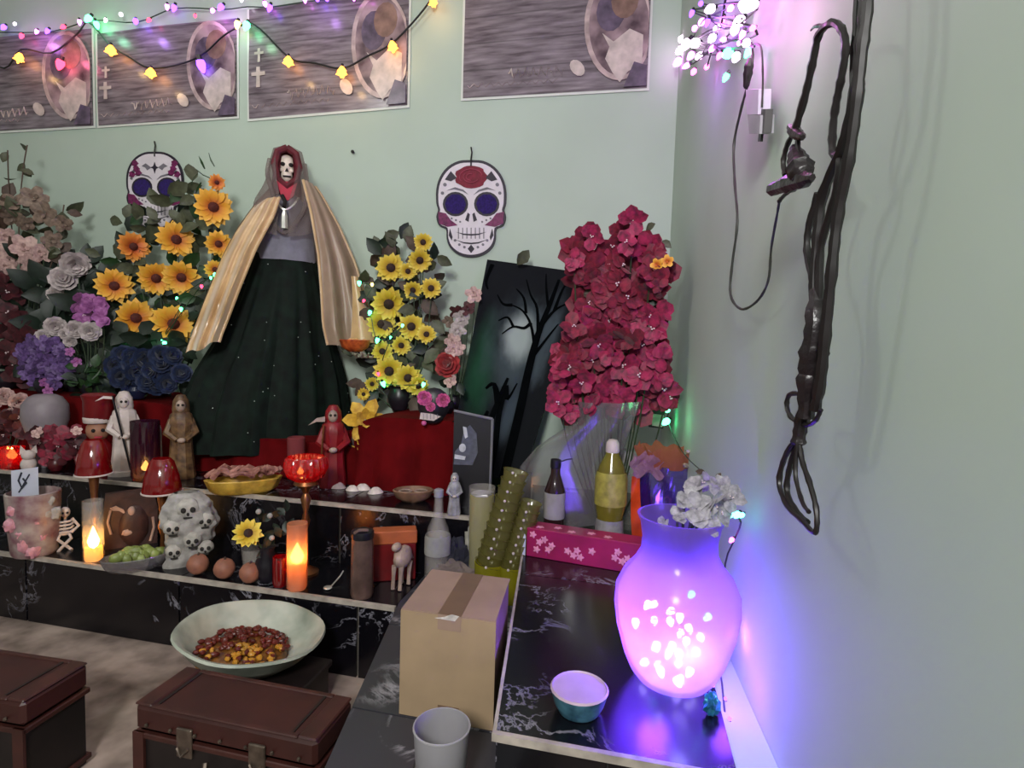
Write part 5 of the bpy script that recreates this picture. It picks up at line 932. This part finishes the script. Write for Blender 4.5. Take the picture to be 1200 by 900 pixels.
k = K('dark_bottle', 'dark brown glass bottle with a blank pale label before the plastic sleeve', 'bottle', 648, 638, ZT); k.lathe('bottle_body', [(11, 638), (12, 634), (12, 575), (9, 565), (5.5, 555), (5.5, 545)], mat('brown_glass', '#2a1a1c', .12, amt=.1, spec=.7)); k.lathe('label', [(12.3, 606), (12.4, 604), (12.4, 578), (12.2, 576)], mat('blank_label', '#8f8b88', .7), cap=False); k.lathe('cap', [(6, 548), (6.3, 546), (6, 538), (0, 537)], M_dark)
k.tube('cap_string', [(651, 541, -4), (660, 537, -4), (667, 536, -3)], .8, M_dark)
k = K('clear_soda_bottle', 'clear plastic bottle with a small white cap behind the yellow oil bottle', 'bottle', 733, 618, ZT); k.lathe('bottle_body', [(12, 618), (14, 612), (14, 545), (11, 525), (5, 510), (4.5, 502)], M_glass, cap=False); k.lathe('cap', [(5, 505), (5.3, 503), (5, 493), (0, 492)], M_white); k.lathe('neck_label', [(10, 527), (12.5, 535), (13, 540)], M_lab, cap=False)
k = K('orange_ribbon', 'bright orange satin ribbon hanging beside the yellow oil bottle', 'ribbon', 744, 640, ZT); M_org = mat('orange_satin', '#c8431a', .4, amt=.25, scale=20)
k.part('ribbon', MB().grid(lambda u, v: k.P(737 + 9 * u + 8 * v * v + 6 * (u - .5) * v, 558 + 80 * v, -3 + 5 * math.sin(v * 6 + u * 2)), 6, 18), M_org); k.part('ribbon_tail', MB().grid(lambda u, v: k.P(742 + 12 * u * (.3 + v), 590 + 48 * v, 4 + 4 * math.sin(v * 5 + 1)), 6, 12), M_org)
k = K('cellophane_gift', 'purple cellophane gift gathered under orange tissue by the side wall', 'gift', 782, 640, ZT); M_cel = sheer('purple_cellophane', '#4a2a9a', .25, .5, .12, gloss=.3); M_tis = sheer('orange_tissue', '#b86a52', .15, .5); M_lilac = sheer('lilac_tissue', '#b88aa8', .2, .5)
def cel(u, v):
    a = 6.283 * u; py = 640 - 95 * v; w_ = 30 + 4 * math.sin(v * 3); p = k.P(781 + w_ * math.cos(a) * (1 + .07 * math.sin(11 * a + v * 9)), py, w_ * .5 * math.sin(a) * (1 + .07 * math.sin(7 * a + v * 7))); p.z = max(p.z, .002); return p
k.part('wrap', MB().grid(cel, 60, 12, True), M_cel, None, False); k.part('contents', MB().box(-22 * k.m, 20 * k.m, -9 * k.m, 9 * k.m, .002, 80 * k.m, .004), mat('gift_violet', '#3a1f86', .4, amt=.3), None, False)
def tis(u, v):
    a = 6.283 * u; return k.P(780 + (30 + 9 * v) * math.cos(a) * (1 + .08 * math.sin(9 * a + 3)), 548 - 24 * v - 3 * math.sin(13 * a + 1) * v - 2 * math.sin(7 * a) * v, (16 + 6 * v) * math.sin(a) * (1 + .1 * math.sin(8 * a)))
k.part('tissue', MB().grid(tis, 60, 6, True), M_tis, None, False)
def tis2(u, v): return k.P(738 + 34 * u + 3 * math.sin(v * 9), 530 + 26 * v + 4 * math.sin(u * 9), -18 - 3 * math.sin(u * 11 + v * 4))
k.part('lilac_fold', MB().grid(tis2, 12, 8), M_lilac, None, False)
for x, y in ((800, 524), (798, 540), (810, 530), (806, 548), (803, 567), (795, 598)): k.ball('foil_curl', x, y, (rnd(3, 5), 3, 2.5), mat('foil', '#d8c8b8', .2, .7), -18, bump=.6)
k = K('timer_box', 'small black and white timer box on the wall below the magenta bouquet', 'timer', 770, 502, Y=-.30); k.flat('case', [(760, 478), (778, 478), (777, 502), (760, 501)], 0, 9, M_dark); k.flat('dial', [(764, 485), (777, 486), (776, 500), (764, 499)], -1.5, 0, M_white)
gl = root('string_lights', 'loose string with green, teal and pink bulbs trailing along the side wall', 'string lights', onR(850, 600, .02)); L0 = Vector(gl.location)
tp = [(785, 460, .02), (784, 480, .02), (783, 494, .02), (800, 530, .02), (830, 560, .015), (858, 600, .02), (868, 612, .02), (860, 634, .018), (850, 660, .015), (846, 720, .015), (842, 770, .03), (846, 800, .045), (850, 840, .05), (856, 868, .05)]
MB().tube(smooth_path([onR(*p) - L0 for p in tp], 3), .0018, 4).build('wire', M_thin, gl)
for x, y, kk, s in ((783, 492, 'g', 3.5), (784, 480, 'g', 2), (858, 600, 't', 3.6), (866, 601, 't', 3.2), (871, 602, 't', 2.4), (859, 631, 'p', 2.4), (843, 778, 'p', 1)): p = onR(x, y, .024); bulb(gl, p, kk, mpp(p) * 2.2 * s, None, Vector((-.5, -.6, -.4)).to_track_quat('Z', 'Y'))
for x, y in ((842, 798), (850, 828), (855, 852), (836, 812)):
    p = onZ(x, y, ZT) + Vector((0, 0, .012)); bulb(gl, p, 'v', .0055, None, Vector((-.3, -.4, 1)).to_track_quat('Z', 'Y'))  # added violet bulbs, put here to widen the violet glow on the wall
lamp('POINT', onZ(850, 836, ZT) + Vector((.0, 0, .05)), .4, (.22, .05, 1), .02)  # added lamps at these bulbs, spreading violet light over the wall
lamp('POINT', onZ(842, 798, ZT) + Vector((.02, 0, .09)), .5, (.22, .05, 1), .02)
lamp('POINT', onR(783, 492, .06), .10, (.2, 1, .4), .02)
# tinsel and a scrap of teal foil along the wall edge
crumple('teal_foil_scrap', 'crumpled scrap of teal foil at the table edge behind the vase', 'foil', 833, 838, ZT, 9, 6, 14, mat('teal_foil', '#2f7f9a', .3, .5, amt=.4, scale=60), 12)
# --- cardboard box, cups and the drink glasses on the ledge
k = root('cardboard_box', 'taped brown cardboard box standing on the low marble ledge', 'box', (-0.345, -1.375, ZL)); L0 = Vector(k.location); M_cb = mat('cardboard', '#9c8468', .8, amt=.08, scale=12); M_cbt = mat('cardboard_top', '#93796a', .8, amt=.08, scale=12); M_tp = mat('brown_tape', '#6f5644', .35, amt=.08); M_tpc = mat('clear_tape', '#c8c0bc', .2, amt=.3, scale=60)
x0, x1, y0, y1, h = -.443 - L0.x, -.2455 - L0.x, 0.0, .205, .218
MB().slab([(x0, y0, 0), (x1, y0, 0), (x1 - .022, y1, 0), (x0 - .012, y1, 0)], (0, 0, h)).build('carton', M_cb, k, False)
xm = (x0 + x1) / 2 + .004
for a, b in ((x0 + .001, xm - .002), (xm + .002, x1 - .001)): MB().slab([(a, .001, h), (b, .001, h), (b - .018, y1 - .001, h), (a - .012, y1 - .001, h)], (0, 0, .003)).build('flap', M_cbt, k, False)
MB().slab([(xm - .024, -.001, h + .003), (xm + .024, -.001, h + .003), (xm + .012, y1, h + .003), (xm - .036, y1, h + .003)], (0, 0, .0006)).build('tape', M_tp, k, False)
MB().slab([(xm - .024, -.0012, h - .028), (xm + .024, -.0012, h - .028), (xm + .024, -.0012, h + .003), (xm - .024, -.0012, h + .003)], (0, .001, 0)).build('tape', M_cbt, k, False)
MB().slab([(xm - .02, -.0012, .012), (xm + .024, -.0012, .009), (xm + .024, -.0012, .034), (xm - .02, -.0012, .034)], (0, .001, 0)).build('tape', M_tp, k, False)
MB().slab([(xm - .03, -.0016, h - .006), (xm + .012, -.0016, h - .007), (xm + .02, -.0016, h + .004), (xm + .005, -.0016, h + .006), (xm - .01, -.0016, h - .001)], (0, .0008, 0)).build('torn_tape', M_tpc, k, False)
k = K('plastic_cup', 'grey plastic cup standing in front of the cardboard box', 'cup', 516, 930, ZL); k.lathe('cup_body', [(26, 930), (27.5, 928), (32.5, 851), (31.5, 850), (26.5, 922), (0, 924)], mat('cup_grey', '#918e92', .45, amt=.04), n=32); k.tube('rim', [(516 + 32.5 * math.cos(a), 851, 32.5 * math.sin(a)) for a in [6.283 * i / 32 for i in range(33)]], 1.2, MATS['cup_grey'])
M_ycup = sheer('yellow_plastic', '#969050', .38, .5, .15, gloss=.15); M_yliq = sheer('yellow_drink', '#b8b02a', .10, .6, .1, gloss=.1)
def cup_stack(label, bx, by, tx_, ty, n, r):
    k = K('cup_stack', label, 'cups', bx, by, ZL, group='leaning stacks of yellow cups')
    for i in range(n):
        t = i / (n - 1); x = bx + (tx_ - bx) * t; y = by - 40 + (ty - by + 40) * t; rr = r * (1 - .22 * t)
        mb = MB(); ax = (k.P(tx_, ty) - k.P(bx, by - 40)).normalized(); q = Vector((0, 0, 1)).rotation_difference(ax).to_matrix()
        mb.lathe([(rr * .84 * k.m, -11 * k.m), (rr * .97 * k.m, 0), (rr * 1.03 * k.m, .8 * k.m), (rr * .95 * k.m, .8 * k.m)], n=16, cap=False); c = k.P(x, y); mb.v = [tuple(q @ Vector(p) + c) for p in mb.v]; mb.v = [(a, b, max(c_, .002)) for a, b, c_ in mb.v]
        cu = k.part('cup', mb, M_ycup); p = c + q @ Vector((-rr * .3 * k.m, -rr * .98 * k.m, .8 * k.m)); MB().ball(p, 1.7 * k.m, 6, 4).build('rim_glint', M_white, cu)  # white dot on each rim stands in for its highlight
    k.lathe('bottom_cup', [(r * .8, by), (r * .95, by - 4), (r * 1.0, by - 42), (r * .95, by - 42), (r * .8, by - 4)], M_yliq, n=18, cap=True)
cup_stack('taller leaning stack of yellow plastic cups beside the yellow drink glass', 574, 700, 600, 552, 11, 19)
cup_stack('shorter stack of yellow plastic cups beside the crimson box', 599, 704, 619, 588, 9, 16)
k = K('drink_glass', 'tall glass of yellow drink before the black framed portrait', 'glass', 562, 686, ZL); k.lathe('drink', [(11, 685), (13, 682), (14, 580), (0, 579)], M_yliq); k.lathe('glass_body', [(12, 686), (14.5, 682), (15.5, 570), (14.8, 570), (13.8, 682)], M_glass, cap=False); k.ball('foam', 562, 578, (12, 12, 3), M_lab, 0, bump=.5, freq=6)
# --- bowl of food on a low dark box
k = K('stew_bowl', 'wide pale enamel bowl of stewed beans and corn above the floor', 'bowl', 290, 760, z=.115, Y=-1.155); M_en = mat('enamel_pale', '#8f9a8a', .4, amt=.3, scale=10, hex2='#b4b8aa', bump=.1); M_food = mat('stew', '#5a2a14', .35, amt=.6, scale=40, hex2='#8a5a24'); M_corn = mat('corn', '#b07a24', .4, amt=.3); M_bean = mat('bean', '#5a1c12', .35, amt=.3)
k.o.rotation_euler = (0, math.radians(8), k.o.rotation_euler.z); k.o.location.z += .014; rb = 82 * k.m; hb = .085; wob = lambda a, z: 1 + .012 * math.sin(6 * a + 1)
k.part('bowl_body', MB().lathe([(rb * .42, 0), (rb * .55, .008), (rb * .82, hb * .55), (rb * .97, hb * .95), (rb, hb), (rb * .985, hb + .006), (rb * .93, hb + .003), (rb * .78, hb * .6), (rb * .5, .018), (0, .015)], n=44, wob=wob), M_en)
fo = k.part('stew', MB().ball((-.015, 0, .025), (rb * .62, rb * .58, .032), 20, 10, .2, 3, 4), M_food); mbs = {M_corn: MB(), M_bean: MB()}
for i in range(150):
    a, q = rnd(0, 6.28), math.sqrt(rnd(0, 1)) * .6; x, y = -.015 + rb * q * math.cos(a), rb * q * math.sin(a) * .95; mbs[M_corn if y < -.02 and random.random() < .7 else M_bean].ball((x, y, .026 + .034 * math.sqrt(max(0, 1 - (q / .66) ** 2)) + rnd(0, .006)), (rnd(.006, .011), rnd(.006, .010), .006), 6, 5, .3, 3, i)
for m_, nm in ((M_corn, 'corn_kernels'), (M_bean, 'beans')): o = k.part(nm, mbs[m_], m_, fo); o['kind'] = 'stuff'
p = k.p; M_drk = mat('dark_wood', '#1d1413', .5, amt=.3, scale=14)
r = root('low_wooden_stand', 'low dark wooden stand under the enamel bowl', 'stand', (p.x + .03, p.y, 0)); MB().box(-.16, .16, -.10, .10, .095, .114, .004).build('top', M_drk, r, False)
for sx in (-1, 1): MB().box(sx * .14 - .012, sx * .14 + .012, -.09, .09, 0, .095).build('side_panel', M_drk, r, False)
# --- two little leather-look chests on the floor
M_ch = mat('chest_lid', '#34130f', .5, amt=.2, scale=14, bump=.08); M_chd = mat('chest_dark', '#130b0b', .55, amt=.4, scale=16); M_chs = mat('chest_strap', '#3a1a15', .5, amt=.3, scale=20); M_brass = mat('old_brass', '#6e6258', .4, .8, amt=.3, scale=60)
def chest(label, fl, fr, bl_, h=.239):
    A, B, D = onZ(*fl, h), onZ(*fr, h), onZ(*bl_, h); w_ = (B - A).length; ang = math.atan2(B.y - A.y, B.x - A.x); d_ = abs((D - A).cross((B - A).normalized()).z); d_ = max(d_, .13)
    r = root('small_chest', label, 'chest', (A.x, A.y, 0), ang, 'small wooden chests on the floor'); lid = .06
    MB().box(.004, w_ - .004, .004, d_ - .004, 0, h - lid, .004).build('body', M_chd, r, False); ld_ = MB().box(0, w_, 0, d_, h - lid + .003, h - .004, .008).build('lid', M_ch, r, False)
    for x in (.045, w_ - .06): MB().box(x, x + .006, .006, d_ - .006, h - .006, h - .002).build('lid_groove', M_chd, ld_, False)
    for q in ((0, .04), (w_ - .04, w_)): MB().box(q[0], q[1], .001, d_ - .001, h - .006, h, .003).build('lid_strap', M_chs, ld_, False)
    for y in (0, d_ - .012): MB().box(.04, w_ - .04, y, y + .012, h - .006, h - .001, .002).build('lid_rail', M_chs, ld_, False)
    for z_ in (.012, h - lid - .012): MB().box(-.002, w_ + .002, -.002, d_ + .002, z_, z_ + .012, .002).build('band', M_chs, r, False)
    for x in (.0, w_ - .022): MB().box(x - .002, x + .024, -.003, .003, .0, h - lid).build('corner_strap', M_chs, r, False)
    for x in (w_ * .3, w_ * .7):
        la = MB().box(x - .018, x + .018, -.006, .001, h - lid - .03, h - lid + .03, .002).build('latch', M_brass, r, False); MB().tube([(x - .012, -.009, h - lid - .008), (x, -.012, h - lid - .022), (x + .012, -.009, h - lid - .008)], .003, 5).build('latch_ring', M_brass, la)
    hd = MB().tube(smooth_path([(w_ * .42, -.004, h - lid - .03), (w_ * .45, -.016, h - lid - .055), (w_ * .55, -.016, h - lid - .055), (w_ * .58, -.004, h - lid - .03)], 3), .005, 6).build('handle', M_brass, r)
    for i in range(7): MB().ball((w_ * (.08 + .14 * i), -.004, h - lid + .02), .004, 6, 4).build('stud', M_brass, r)
chest('dark red wooden chest with straps standing before the bowl of stew', (157, 823), (370, 868), (210, 778))
chest('reddish wooden chest cut by the frame edge, beside bare concrete floor', (-190, 786), (26, 822), (-100, 745))
